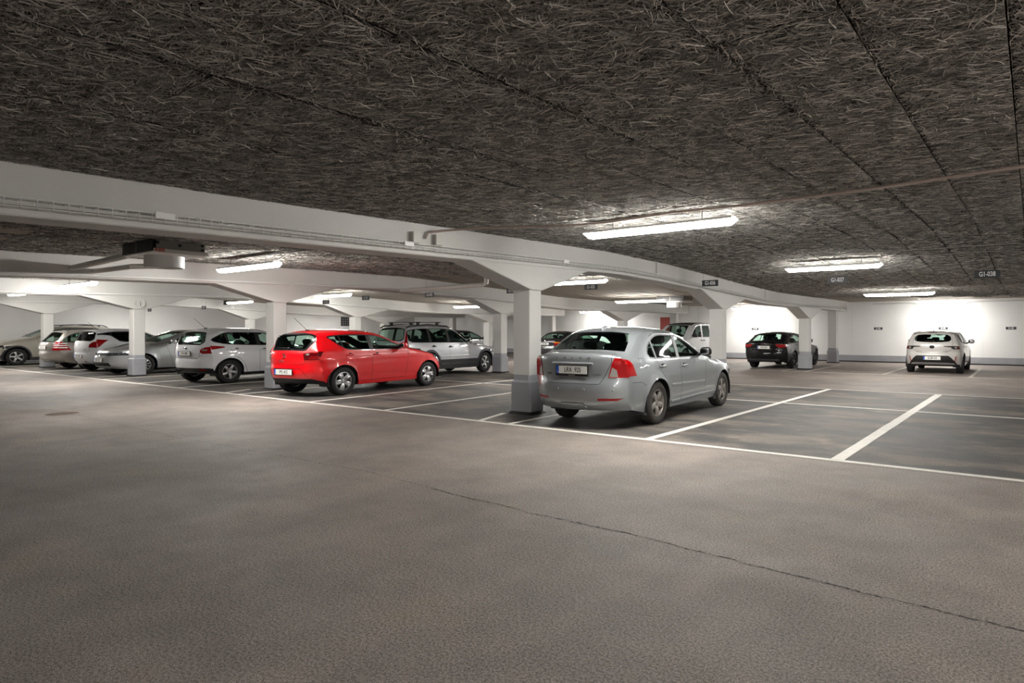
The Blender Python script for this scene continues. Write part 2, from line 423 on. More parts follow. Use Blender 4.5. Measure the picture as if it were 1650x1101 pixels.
col_lab = {}
near_names = ['white column with grey plinth beside the silver saloon', 'white column with grey plinth between white hatchback and red car', 'white column with grey plinth covering the front of the silver hatchback', 'white column with grey plinth at far left before the beige SUV', 'white column past the left edge']
mid_names = ['white column behind the front wing of the silver saloon', 'white column by the front wheel of the silver estate with black cladding', 'white column with a switch box behind the roof of the red car', 'white column seen behind the antenna of the white hatchback', 'white column in the far left middle row']
far_names = ['white column in front of the black coupe', 'white column whose top shows above the silver saloon roof', 'white column top right of the silver estate', 'white column just left of the estate roof bars', 'white column in the far left back row']
wall_names = ['white column without bracket nearest the back wall, right of the black coupe', 'white column between the two red wall panels', 'thin white column left of the old dark saloon', 'white column near the back wall above the silver estate roof', 'white column at the far left of the back wall']
def column(xe, yc, label, ci, bracket=True):
    xc = xe - 0.22
    root = empty('concrete_column', (xc, yc, 0)); tag(root, label, 'column', 'garage columns')
    sw, pw, sy, py = 0.185, 0.222, 0.148, 0.178
    zt = ceil_z(yc) - BEAM_D
    ztop = zt - 0.40 if bracket else zt
    MB().cbox(-sw, sw, -sy, sy, 0.65, ztop + .02, .012).build('shaft', M_WHITE, root)
    c = .03
    def ring(h, v, z):
        return [(-h + c, -v, z), (h - c, -v, z), (h, -v + c, z), (h, v - c, z), (h - c, v, z), (-h + c, v, z), (-h, v - c, z), (-h, -v + c, z)]
    MB().loft([ring(pw, py, 0.03), ring(pw, py, .53), ring(sw + .006, sy + .006, .565), ring(sw + .001, sy + .001, .655)]).build('plinth', M_GREY, root, ang=15)
    MB().loft([ring(pw + .045, py + .045, 0.0), ring(pw + .03, py + .03, .018), ring(pw + .002, py + .002, .045)]).build('base_seal', M_TAR, root)
    if bracket:
        hb = 1.48
        def zz(dy): return ceil_z(yc + dy) - BEAM_D + .01
        poly = [(-hb, zz(-hb)), (-.13, ztop), (.13, ztop), (hb, zz(hb))]
        mb = MB().prism(poly, 'x', xe - BEAM_W - xc, xe - xc)
        o = mb.build('bracket', M_WHITE, root, smooth=False)
        md = o.modifiers.new('bevel', 'BEVEL'); md.width = .018; md.segments = 2
    return root
columns = {}
for bi, xe in enumerate(BEAM_X):
    for ci, yc in enumerate(COL_Y):
        columns[(bi, ci)] = column(xe + (0, 0.12, 0.2)[ci], yc, [near_names, mid_names, far_names][ci][bi], ci)
    columns[(bi, 3)] = column(xe - 0.25, 28.3, wall_names[bi], 3, bracket=False)

# ------------------------------------------------------------------ floor markings
def strip(p, q, wd, m=M_LINE, name='painted_line', z=.003):
    p, q = Vector(p), Vector(q); d = (q - p).normalized(); n = Vector((-d.y, d.x)) * wd / 2
    k = max(2, int((q - p).length / 0.35)); L_, R_ = [], []
    for i in range(k + 1):
        c = p + (q - p) * i / k
        L_.append(c + n * (1 + random.uniform(-.06, .06))); R_.append(c - n * (1 + random.uniform(-.06, .06)))
    vs = [(a.x, a.y, z) for a in L_] + [(a.x, a.y, z) for a in R_] + [(a.x, a.y, -.01) for a in L_] + [(a.x, a.y, -.01) for a in R_]
    K = k + 1; fs = []
    for i in range(k):
        fs += [(i, K + i, K + i + 1, i + 1), (i, i + 1, 2 * K + i + 1, 2 * K + i), (K + i, 3 * K + i, 3 * K + i + 1, K + i + 1)]
    fs += [(0, 2 * K, 3 * K, K), (k, K + k, 3 * K + k, 2 * K + k)]
    return MB().add(vs, fs).build(name, m, fl, smooth=False)
strip((X0 + 2, 6.80), (X1 - .5, 6.83), .095)
strip((-14.4, 11.95), (X1 - .5, 11.62), .085)
strip((-30.5, 15.5), (X1 - .5, 15.15), .085, M_LINEW)
strip((-30.5, 21.6), (X1 - .5, 21.3), .08, M_LINEW)
def bay_line(x0, x1, y0=LINE_F, y1=LINE_R, wd=.11, m=M_LINE): strip((x0, y0), (x1, y1), wd, m, z=.0044)
bay_line(-4.09, -4.04); bay_line(-1.74, -1.70, wd=.14); bay_line(0.65, .68)
bay_line(-6.50, -6.62, y1=11.7, wd=.085); bay_line(-7.10, -7.42, y1=7.7, wd=.085)
bay_line(-9.44, -10.25, y1=15.4, wd=.085); bay_line(-11.78, -12.55, y1=15.4, wd=.085)
bay_line(-14.55, -15.2, y1=13.0, wd=.085); bay_line(-15.12, -15.6, y1=7.6, wd=.085)
for x in (-17.5, -19.9, -22.4, -23.6, -26.1, -28.5, -30.6, -31.6, -34.0, -36.4): bay_line(x, x - .7, y1=12.0, wd=.085)
for x in (-1.55, -4.0, -6.55, -7.35, -9.8, -12.2, -14.6, -15.3, -17.7, -20.1, -22.6, -23.3): strip((x, 21.45), (x - .05, 26.5), .10, M_LINEW, z=.0044)
for x in (1.0,): strip((x, 21.4), (x, 26.5), .10, M_LINEW)
# construction joint across the drive aisle: an irregular dark groove
def crack(pts, wd):
    path = []
    for (a, b) in zip(pts, pts[1:]):
        n = max(2, int(math.hypot(b[0] - a[0], b[1] - a[1]) / .018))
        for i in range(n): path.append((a[0] + (b[0] - a[0]) * i / n, a[1] + (b[1] - a[1]) * i / n))
    rnd = random.Random(3); off = 0; vs = []; fs = []
    for i, (x, y) in enumerate(path):
        off = off * .93 + rnd.gauss(0, .0032); hw = wd * (.12 + rnd.random() ** 2 * 1.1) / 2
        vs += [(x, y + off - hw, .0022), (x, y + off + hw, .0022)]
        if i: fs.append((2 * i - 2, 2 * i, 2 * i + 1, 2 * i - 1))
    MB().add(vs, fs).build('floor_joint', M_CRACK, fl, smooth=False)
crack([(-17.3, 3.63), (-13.3, 3.68), (-9.3, 3.60), (-7.6, 3.69), (-5.36, 3.75), (-4.4, 3.66)], .009)
crack([(-4.4, 3.66), (-3.2, 3.58), (-2.35, 3.57), (-1.42, 3.494), (-.71, 3.445), (.6, 3.37)], .015)
crack([(-1.1, 5.05), (-.66, 5.07), (.2, 5.11)], .004)
# ------------------------------------------------------------------ ceiling lamps
def lamp(xa, xb, y, label, dz=.13, zfix=None):
    xc = (xa + xb) / 2; hl = (xb - xa) / 2; zc = zfix if zfix is not None else ceil_z(y) - dz
    root = empty('ceiling_lamp', (xc, y, zc)); tag(root, label, 'lamp', 'fluorescent ceiling lamps')
    MB().prism([(-.082, -.034), (-.082, -.022), (-.06, .0), (.06, .0), (.082, -.022), (.082, -.034)], 'x', -hl + .02, hl - .02).build('housing', M_STEELW, root, smooth=False)
    pf = [(-.074, -.030), (-.076, -.060), (-.072, -.082), (-.045, -.098), (.045, -.098), (.072, -.082), (.076, -.060), (.074, -.030)]
    rings = [[(-hl + .0, v * .96, -.03 + (z + .03) * .15) for v, z in pf]] + [[(x, v, z) for v, z in pf] for x in (-hl + .07, hl - .07)] + [[(hl, v * .96, -.03 + (z + .03) * .15) for v, z in pf]]
    MB().loft(rings).build('diffuser', M_LAMP, root, ang=30)
    for x in (-hl * .6, hl * .6): MB().tube([(x, 0, -.002), (x, 0, max(.01, ceil_z(y) - zc + .005))], .006, 6).build('hanger', M_STEELG, root)
    return root
lamp(-5.10, -2.92, 6.9, 'long lit ceiling lamp hanging over the silver saloon, largest of all')
lamp(-4.42, -2.48, 13.2, 'lit ceiling lamp above the sign G1-037')
lamp(-4.25, -2.33, 19.9, 'lit ceiling lamp just above the pale grey hatchback by the back wall')
lamp(-4.0, -2.2, 28.5, 'lit lamp on the back wall directly above the pale grey hatchback', zfix=2.51)
lamp(-13.75, -11.55, 6.12, 'lit ceiling lamp right of the fan unit, in front of the second beam', zfix=2.665)
lamp(-22.5, -20.2, 6.0, 'lit ceiling lamp left of the fan unit', zfix=2.68)
lamp(-22.4, -20.3, 13.3, 'small lit lamp seen just under the second beam, left of its bracket')
lamp(-12.9, -10.87, 19.3, 'lit ceiling lamp beside the round fan behind the silver saloon')
lamp(-21.6, -19.5, 19.3, 'lit lamp under the second beam, left of the nearest column')
lamp(-32.8, -30.9 + .0, 14.0, 'lit lamp far left, low between the columns') if False else lamp(-30.25, -28.2, 13.8, 'lit lamp far left, low between the columns')
lamp(-12.2, -10.35, 28.5, 'lit lamp on the back wall above the black coupe', zfix=2.54)
lamp(-11.3, -9.2, 13.3, 'lit lamp almost hidden behind the bracket of the nearest column')
lamp(-21.5, -19.5, 28.5, 'lit lamp on the back wall above the old black saloon', zfix=2.54)
lamp(-30.0, -28.0, 20.0, 'lit lamp in the far bay beyond the silver estate')
lamp(-37.2, -35.2, 4.6, 'lit lamp over the warm grey SUV')
lamp(-35.9, -33.9, 12.5, 'added fill lamp close to the left end wall, beyond the warm grey SUV')  # added to brighten the left end wall
lamp(-35.9, -33.9, 22.5, 'added fill lamp in the far corner between the left and back walls')  # added to brighten the walls of the far left corner
lamp(-30.2, -28.2, 6.6, 'lit lamp over the bronze-grey estate car')
lamp(3.0, 5.1, 6.9, 'added unseen fill lamp past the right edge over the next bay')  # continues the front lamp row out of view, added for extra light
lamp(3.0, 5.1, 19.9, 'added unseen fill lamp past the right edge near the back wall')  # continues the third lamp row out of view, added for extra light
lamp(4.2, 6.3, -4.2, 'added unseen fill lamp far behind the camera on the right')  # unseen, added to light the side of the nearest beam
lamp(4.6, 6.7, 3.4, 'added unseen fill lamp past the right edge, between the aisle lamps')  # unseen, added to raise the light on the near end of the beam
lamp(2.0, 4.1, .4, 'added fill lamp right beside the camera, out of view')  # unseen, added as fill for the near ceiling and foreground floor

# ------------------------------------------------------------------ conduits, cable tray, boxes
def wire(path, r, label, cat, name, m=M_CABLE, n=6, group=None):
    o = MB().tube(path, r, n).build(name, m); tag(o, label, cat, group); return o
def cpath(y, xa, xb, dz=.012, n=24): return [(xa + (xb - xa) * i / n, y + .01 * math.sin(i * 1.7), ceil_z(y) - dz - .012 * abs(math.sin(i * .9))) for i in range(n + 1)]
BR = BEAM_X[0]
z5 = ceil_z(5.75)
cond = [(7.2, 6.45, .045), (2, 6.5, .05), (-.05, 6.45, .05), (-1.4, 6.68, .045), (-2.7, 6.66, .06), (-3.6, 6.62, .055), (-4.6, 6.66, .075), (-5.3, 6.6, .065), (-6.2, 6.1, .06), (-6.75, 5.85, .08), (-6.86, 5.66, .12), (-6.875, 5.63, .2)]
wire([(x, y, ceil_z(y) - d_) for x, y, d_ in cond], .016, 'thick pinkish-grey conduit running from the right edge to the big lamp and the beam', 'conduit', 'cable_conduit', mat('pinkish_conduit', (158, 142, 134), .5), 8)
wire(cpath(12.6, -6.8, -.2), .009, 'thin cable along the ceiling before the sign G1-037', 'cable', 'ceiling_cable')
wire(cpath(13.35, -2.5, 3), .009, 'thin cable leaving the right end of the second lamp', 'cable', 'ceiling_cable')
wire(cpath(19.8, -2.4, 3), .009, 'thin cable leaving the right end of the third lamp', 'cable', 'ceiling_cable')
wire([(-6.0, 29.7, 2.62), (-4.4, 29.7, 2.62), (-4.1, 29.2, 2.56), (-3.97, 28.55, 2.5)], .008, 'cable feeding the back wall lamp from the left', 'cable', 'wall_cable')
wire([(-2.23, 28.55, 2.5), (-2.1, 29.4, 2.6), (2.0, 29.7, 2.64)], .008, 'cable feeding the back wall lamp from the right', 'cable', 'wall_cable')
wire([(-11.58, 6.12, 2.66), (-11.3, 6.15, ceil_z(6.4) - .05), (-9.0, 6.1, ceil_z(6.1) - .03), (-7.4, 5.9, ceil_z(5.9) - .1)], .010, 'cable from the lamp by the fan to the nearest beam', 'cable', 'ceiling_cable', M_STEELG)
# wire tray on the near beam
tray = empty('cable_tray', (BR, 0, 0)); tag(tray, 'white wire cable tray along the side of the nearest beam', 'cable tray')
TY = [i * .5 for i in range(-12, 58)]
def bz(y): return ceil_z(y) - BEAM_D
for dx, dz in ((.008, .137), (.095, .137), (.095, .10), (.095, .067), (.05, .062)):
    MB().tube([(dx, y, bz(y) + dz) for y in TY], .005, 5).build('rail', M_STEELW, tray)
rung = MB().tube([(.006, 0, .14), (.008, 0, .066), (.095, 0, .062), (.097, 0, .14)], .0045, 5).mesh('rung'); rung.materials.append(M_STEELW)
for i in range(0, 285):
    y = i * .10 + .05; o = link('rung', rung, None, tray); o.location = (0, y, bz(y)); o.rotation_euler = (0, 0, 0)
for k in range(5):
    MB().tube([(.02 + .014 * k, y, bz(y) + .088 + .006 * math.sin(y * 1.3 + k)) for y in TY], .006, 5).build('cable', M_CABLE if k % 2 else M_STEELW, tray)
for (y, w_) in ((2.55, .16), (5.3, .14), (8.6, .14)): MB().box(.101, .114, y - w_ / 2, y + w_ / 2, bz(y) + .09, bz(y) + .15).build('tray_label', M_SIGNT, tray, smooth=False)
for k, y in enumerate((5.45, 5.83)):
    zz = bz(y) + .225
    jb = empty('junction_box', (BR, y, zz)); tag(jb, ['grey junction box on the beam, left one of the pair', 'grey junction box on the beam, right one of the pair'][k], 'junction box', 'junction boxes')
    MB().cbox(0.0, .075, -.06, .06, -.07, .07, .01).build('housing', M_PIPE, jb)
    for q in (-.04, -.013, .013, .04): MB().tube([(.035, q, -.065), (.035, q, -.09)], .009, 6).build('cable_gland', M_PIPE, jb)
for y in (11.9, 18.6):
    wire([(BR + .02, y, ceil_z(y) - .02), (BR + .02, y, bz(y) + .12)], .012, 'short conduit down the beam side, %s' % ('left of the sign G1-036' if y < 13 else 'near the black coupe'), 'conduit', 'beam_conduit', M_PIPE)

# ------------------------------------------------------------------ hanging and wall signs
def sign(txt, x, y, z, label, w_=.36, h_=.125, wires=True, size=.105, light=False):
    root = empty('bay_sign', (x, y, z)); tag(root, label, 'sign', 'bay number signs')
    MB().box(-w_ / 2, w_ / 2, -.004, .004, -h_ / 2, h_ / 2).build('panel', M_SIGN, root, smooth=False)
    text(txt, size, M_SIGNT, root, (0, -.0048, 0), (PI / 2, 0, 0), sx=.72, thick=.0008, bold=.0012)
    if wires:
        for sx in (-1, 1): MB().tube([(sx * w_ * .42, 0, h_ / 2 - .005), (sx * w_ * .42, 0, ceil_z(y) - z - .005)], .0022, 5).build('hanger', M_STEELG, root)
sign('G1-038', -.60, 11.6, 2.295, 'hanging charcoal bay sign reading G1-038')
sign('G1-037', -2.94, 11.6, 2.31, 'hanging charcoal bay sign reading G1-037')
sign('G1-036', -5.46, 11.6, 2.36, 'hanging charcoal bay sign reading G1-036')
sign('G1-035', -8.45, 11.6, 2.40, 'hanging charcoal bay sign reading G1-035')
for i, (x, y, z, t, l) in enumerate([(-10.9, 11.6, 2.40, 'G1-034', 'hanging bay sign just left of the nearest column'), (-14.0, 11.6, 2.40, 'G1-033', 'hanging bay sign under the second beam'),
                                     (-19.0, 11.6, 2.33, 'G1-032', 'small hanging bay sign right of the second column'), (-16.9, 11.6, 2.40, 'G1-031', 'dark hanging bay sign under the second beam, left of G1-033'),
                                     (-27.4, 11.6, 2.33, 'G1-029', 'small hanging bay sign right of the far lamp'), (-32.5, 11.6, 2.33, 'G1-026', 'tiny hanging bay sign above the silver hatchback')]):
    sign(t, x, y, z, l)
for x, t, l in [(-5.77, 'G1-080', 'small wall sign G1-080 left of the pale grey hatchback'), (-3.16, 'G1-081', 'small wall sign G1-081 above the pale grey hatchback'), (-.71, 'G1-082', 'small wall sign G1-082 right of the pale grey hatchback'), (-11.56, 'G1-078', 'small wall sign above the black coupe'), (-24.6, 'G1-073', 'small wall sign above the old black saloon'), (-29.9, 'G1-071', 'small wall sign above the charcoal hatchback'), (-27.0, 'G1-072', 'small wall sign seen between two columns')]:
    sign(t, x, Y1 - .006, 1.52, l, .36, .11, False, .09)

# ------------------------------------------------------------------ fan units
def fan(x, y, label, rz=0.0, sc=1.0, logo=True):
    zc = ceil_z(y); root = empty('fan_unit', (x, y, zc), rz); root.scale = (sc,) * 3; tag(root, label, 'fan unit', 'fan units')
    MB().box(-.48, .50, -.40, .28, -.20, -.02).build('casing', M_STEELG, root, smooth=False)
    MB().box(-.58, .50, -.46, .33, -.215, -.195).build('bottom_plate', M_STEELW, root, smooth=False)
    lv = MB().box(-.58, .52, -.475, -.455, -.20, -.0).build('louvre_panel', M_STEELB, root, smooth=False)
    MB().box(-.03, -.01, -.482, -.47, -.19, -.01).build('mullion', M_STEELG, lv, smooth=False)
    MB().box(.505, .52, -.44, .32, -.20, -.155).build('side_flange', M_PIPE, root, smooth=False)
    for (yy, zz) in ((-.38, -.06), (.24, -.05), (.24, -.12), (-.08, -.08)): MB().lathe([(.0001, .012), (.022, .012), (.025, 0)], 12, 'x', (.50, yy, zz)).build('bolt', M_STEELB, root)
    MB().lathe([(.25, -.21), (.27, -.21), (.27, -.40), (.25, -.40), (.24, -.36), (.24, -.23)], 40, 'z', (-.06, -.08, 0)).build('duct_collar', M_STEELW, root)
    MB().lathe([(.001, -.30), (.06, -.30), (.06, -.26), (.24, -.26)], 24, 'z', (-.06, -.08, 0)).build('fan_hub', M_STEELB, root)
    if logo: text('ABB', .075, mat('red_logo', (190, 40, 28), .5), root, (.522, -.36, -.178), (PI / 2, 0, PI / 2), thick=.0006, bold=.002)
    return root
fan(-11.75, 4.5, 'boxy ceiling fan unit with dark louvre and round white duct collar, left')
fan(-10.9, 20.3, 'smaller looking ceiling fan unit behind the silver saloon roof', logo=False)
fan(-31.6, 14.6, 'far ceiling fan unit beside the far left lamp', logo=False)
wire([(-14.87, 4.08, 2.555), (-13.3, 4.12, 2.60), (-12.85, 4.12, 2.61), (-12.37, 4.12, 2.63)], .05, 'upper pale drain pipe from the second beam to the fan unit', 'pipe', 'drain_pipe', M_PIPE, 14)
wire([(-14.87, 4.42, 2.52), (-13.2, 4.45, 2.52), (-12.9, 5.0, 2.56), (-12.85, 5.1, 2.77)], .045, 'lower pale drain pipe beside the fan unit', 'pipe', 'drain_pipe', M_PIPE, 14)
wire([(-14.87, 11.3, 2.53), (-12.6, 11.2, 2.54), (-11.45, 11.15, 2.55), (-11.35, 11.15, 2.58), (-11.3, 11.15, 2.88)], .055, 'pale pipe under the ceiling between the two beams', 'pipe', 'drain_pipe', M_PIPE, 14)
for k, bx in enumerate(BEAM_X[1:]):
    wire([(bx + .035, y * .5, bz(y * .5) + .05) for y in range(-12, 57)], .022, 'white conduit along the foot of the %s beam' % ('second', 'third', 'fourth')[k], 'conduit', 'beam_conduit', M_STEELW, 8)
# cable coil hung on the third column bracket
c = []
for i in range(73):
    a = 2 * PI * i / 24; c.append((BEAM_X[2] + .03 + .012 * math.sin(i * .4), 7.93 + .13 * math.cos(a) * (1 - .25 * (i // 24)) + .03 * (i // 24), 2.24 + .125 * math.sin(a) * (1 - .06 * (i // 24))))
wire(c, .011, 'coil of white cable hung on the column bracket over the silver hatchback', 'cable', 'cable_coil', M_STEELW)
# wall details
vent = empty('wall_vent', (X0, 24.3, 2.06)); tag(vent, 'square wall vent with dark grid at the far corner behind the red car', 'vent')
MB().box(0, .02, -.33, .33, -.3, .3).build('backing', M_BLACKP, vent, smooth=False)
for i in range(5): MB().box(0.015, .035, -.33, .33, -.3 + .145 * i - .012, -.3 + .145 * i + .012).build('slat', M_GREY, vent, smooth=False); MB().box(0.015, .035, -.33 + .16 * i - .012, -.33 + .16 * i + .012, -.3, .3).build('bar', M_GREY, vent, smooth=False)
redp = mat('red_panel', (150, 52, 44), .5)
o = MB().box(-17.0, -15.95, Y1 - .03, Y1, .0, 2.17).build('door_1', redp, smooth=False); tag(o, kind='structure')
MB().box(-17.07, -17.0, Y1 - .04, Y1, 0, 2.24).box(-15.95, -15.88, Y1 - .04, Y1, 0, 2.24).box(-17.07, -15.88, Y1 - .04, Y1, 2.17, 2.24).build('door_frame', M_STEELW, o, smooth=False)
MB().ell((-16.1, Y1 - .05, 1.05), (.12, .04, .03), 3).build('door_handle', M_STEELG, o)
# floor drain
dr = empty('floor_drain', (-13.55, 3.6, 0)); tag(dr, 'rusty round floor drain cover in the aisle, far left', 'drain')
rust = mat('rusty_iron', (128, 110, 96), .7, metal=.3, noise=.3, nscale=12)
MB().lathe([(.19, 0), (.19, .006), (.215, .006), (.215, 0)], 32).build('ring', rust, dr)
for i in range(-2, 3):
    x = i * .07; h_ = math.sqrt(.19 ** 2 - x * x); MB().box(x - .018, x + .018, -h_, h_, .0, .005).build('bar', rust, dr, smooth=False)
MB().lathe([(.001, .0015), (.19, .0015)], 32).build('sump', M_TAR, dr)
# ------------------------------------------------------------------ cars
def catmull(pts, step=.04):
    P = np.array(pts, float); P = np.vstack([2 * P[0] - P[1], P, 2 * P[-1] - P[-2]]); out = []
    for i in range(1, len(P) - 2):
        p0, p1, p2, p3 = P[i - 1], P[i], P[i + 1], P[i + 2]
        d = lambda a, b: max(math.hypot(a[0] - b[0], a[1] - b[1]), 1e-4) ** .5
        t0 = 0; t1 = t0 + d(p0, p1); t2 = t1 + d(p1, p2); t3 = t2 + d(p2, p3)
        n = max(1, int(math.hypot(p2[0] - p1[0], p2[1] - p1[1]) / step))
        for k in range(n):
            t = t1 + (t2 - t1) * k / n
            A1 = (t1 - t) / (t1 - t0) * p0 + (t - t0) / (t1 - t0) * p1; A2 = (t2 - t) / (t2 - t1) * p1 + (t - t1) / (t2 - t1) * p2; A3 = (t3 - t) / (t3 - t2) * p2 + (t - t2) / (t3 - t2) * p3
            B1 = (t2 - t) / (t2 - t0) * A1 + (t - t0) / (t2 - t0) * A2; B2 = (t3 - t) / (t3 - t1) * A2 + (t - t1) / (t3 - t1) * A3
            out.append((t2 - t) / (t2 - t1) * B1 + (t - t1) / (t2 - t1) * B2)
    out.append(P[-2]); return np.array(out)

def dens(poly, step=.05, closed=True):
    out = []; n = len(poly)
    for i in range(n if closed else n - 1):
        a, b = poly[i], poly[(i + 1) % n]; k = max(1, int(math.hypot(b[0] - a[0], b[1] - a[1]) / step))
        out += [(a[0] + (b[0] - a[0]) * j / k, a[1] + (b[1] - a[1]) * j / k) for j in range(k)]
    if not closed: out.append(tuple(poly[-1]))
    return out
def rnd_poly(poly, it=2, q=.22):
    """cut the corners so a polygon reads rounded"""
    for _ in range(it):
        o = []; n = len(poly)
        for i in range(n):
            a, b = poly[i], poly[(i + 1) % n]
            o.append((a[0] + (b[0] - a[0]) * q, a[1] + (b[1] - a[1]) * q)); o.append((b[0] - (b[0] - a[0]) * q, b[1] - (b[1] - a[1]) * q))
        poly = o
    return poly
def offset_poly(poly, d):
    n = len(poly); A = sum(poly[i][0] * poly[(i + 1) % n][1] - poly[(i + 1) % n][0] * poly[i][1] for i in range(n)); s = 1 if A > 0 else -1
    out = []
    for i in range(n):
        p, a, b = Vector(poly[i]), Vector(poly[i - 1]), Vector(poly[(i + 1) % n])
        e1 = (p - a).normalized(); e2 = (b - p).normalized(); n1 = Vector((e1.y, -e1.x)); n2 = Vector((e2.y, -e2.x)); m = n1 + n2
        if m.length < 1e-6: m = n1
        m.normalize(); k = 1 / max(.45, m.dot(n1)); out.append(tuple(p + m * d * k * s))
    return out
def band(line, wd):
    """open polyline -> thin closed polygon"""
    P = [Vector(p) for p in line]; l, r = [], []
    for i, p in enumerate(P):
        d = (P[min(i + 1, len(P) - 1)] - P[max(i - 1, 0)]).normalized(); n = Vector((-d.y, d.x)) * wd / 2
        l.append(tuple(p + n)); r.append(tuple(p - n))
    return l + r[::-1]
def loop_bands(loop, wd, n=12, skip0=False):
    """closed loop -> short overlapping open bands"""
    L = list(loop) + [loop[0]]; out = []; runs = [[]]
    for a, b in zip(L, L[1:]):
        if skip0 and a[1] < 1e-4 and b[1] < 1e-4: runs.append([]); continue
        if not runs[-1]: runs[-1].append(a)
        runs[-1].append(b)
    for r in runs:
        for i in range(0, len(r) - 1, n): out.append(band(r[i:i + n + 1], wd))
    return out
def inside(px, py, poly):
    px = np.asarray(px); c = np.zeros(px.shape, bool); n = len(poly)
    for i in range(n):
        x1, y1 = poly[i]; x2, y2 = poly[(i + 1) % n]
        if y1 == y2: continue
        cond = ((y1 > py) != (y2 > py)) & (px < (x2 - x1) * (py - y1) / (y2 - y1) + x1); c ^= cond
    return c
def cdt(outline, feats, step):
    """triangulate outline; feats = [(class, polygon)] in rising priority; returns verts, [(tri, class)]"""
    vs = []; faces = []
    def addpoly(p):
        A = sum(p[i][0] * p[(i + 1) % len(p)][1] - p[(i + 1) % len(p)][0] * p[i][1] for i in range(len(p)))
        if A < 0: p = p[::-1]
        k = len(vs); vs.extend(p); faces.append(list(range(k, k + len(p))))
    addpoly(outline)
    for c, p in feats: addpoly(p)
    o = np.array(outline); gx = np.arange(o[:, 0].min() + step / 2, o[:, 0].max(), step); gz = np.arange(o[:, 1].min() + step / 2, o[:, 1].max(), step)
    G = np.array([(x + (step / 2 if j % 2 else 0), z) for j, z in enumerate(gz) for x in gx])
    G = G[inside(G[:, 0], G[:, 1], outline)]
    allv = np.array(vs)
    keep = np.ones(len(G), bool)
    for i in range(0, len(allv), 200):
        d = np.min(np.hypot(G[:, None, 0] - allv[None, i:i + 200, 0], G[:, None, 1] - allv[None, i:i + 200, 1]), axis=1); keep &= d > step * .42
    vs = [Vector((float(a), float(b))) for a, b in vs] + [Vector((float(a), float(b))) for a, b in G[keep]]
    V, E_, F, _, _, OF = delaunay_2d_cdt(vs, [], faces, 0, 1e-5, True)
    VA = np.array([(v.x, v.y) for v in V]); FA = np.array([list(f) for f in F]); cen = VA[FA].mean(1)
    ins = inside(cen[:, 0], cen[:, 1], outline); cl = np.zeros(len(FA), int)
    for k, (c, p) in enumerate(feats):
        q = np.array(p); bb_ = (cen[:, 0] > q[:, 0].min()) & (cen[:, 0] < q[:, 0].max()) & (cen[:, 1] > q[:, 1].min()) & (cen[:, 1] < q[:, 1].max())
        ii = np.nonzero(bb_)[0]
        if len(ii): cl[ii[inside(cen[ii, 0], cen[ii, 1], p)]] = k + 1
    tris = [(list(FA[i]), 'body' if cl[i] == 0 else feats[cl[i] - 1][0]) for i in np.nonzero(ins)[0]]
    return np.array([(v.x, v.y) for v in V]), tris

def sstep(a, b, x):
    t = np.clip((x - a) / (b - a), 0, 1); return t * t * (3 - 2 * t)

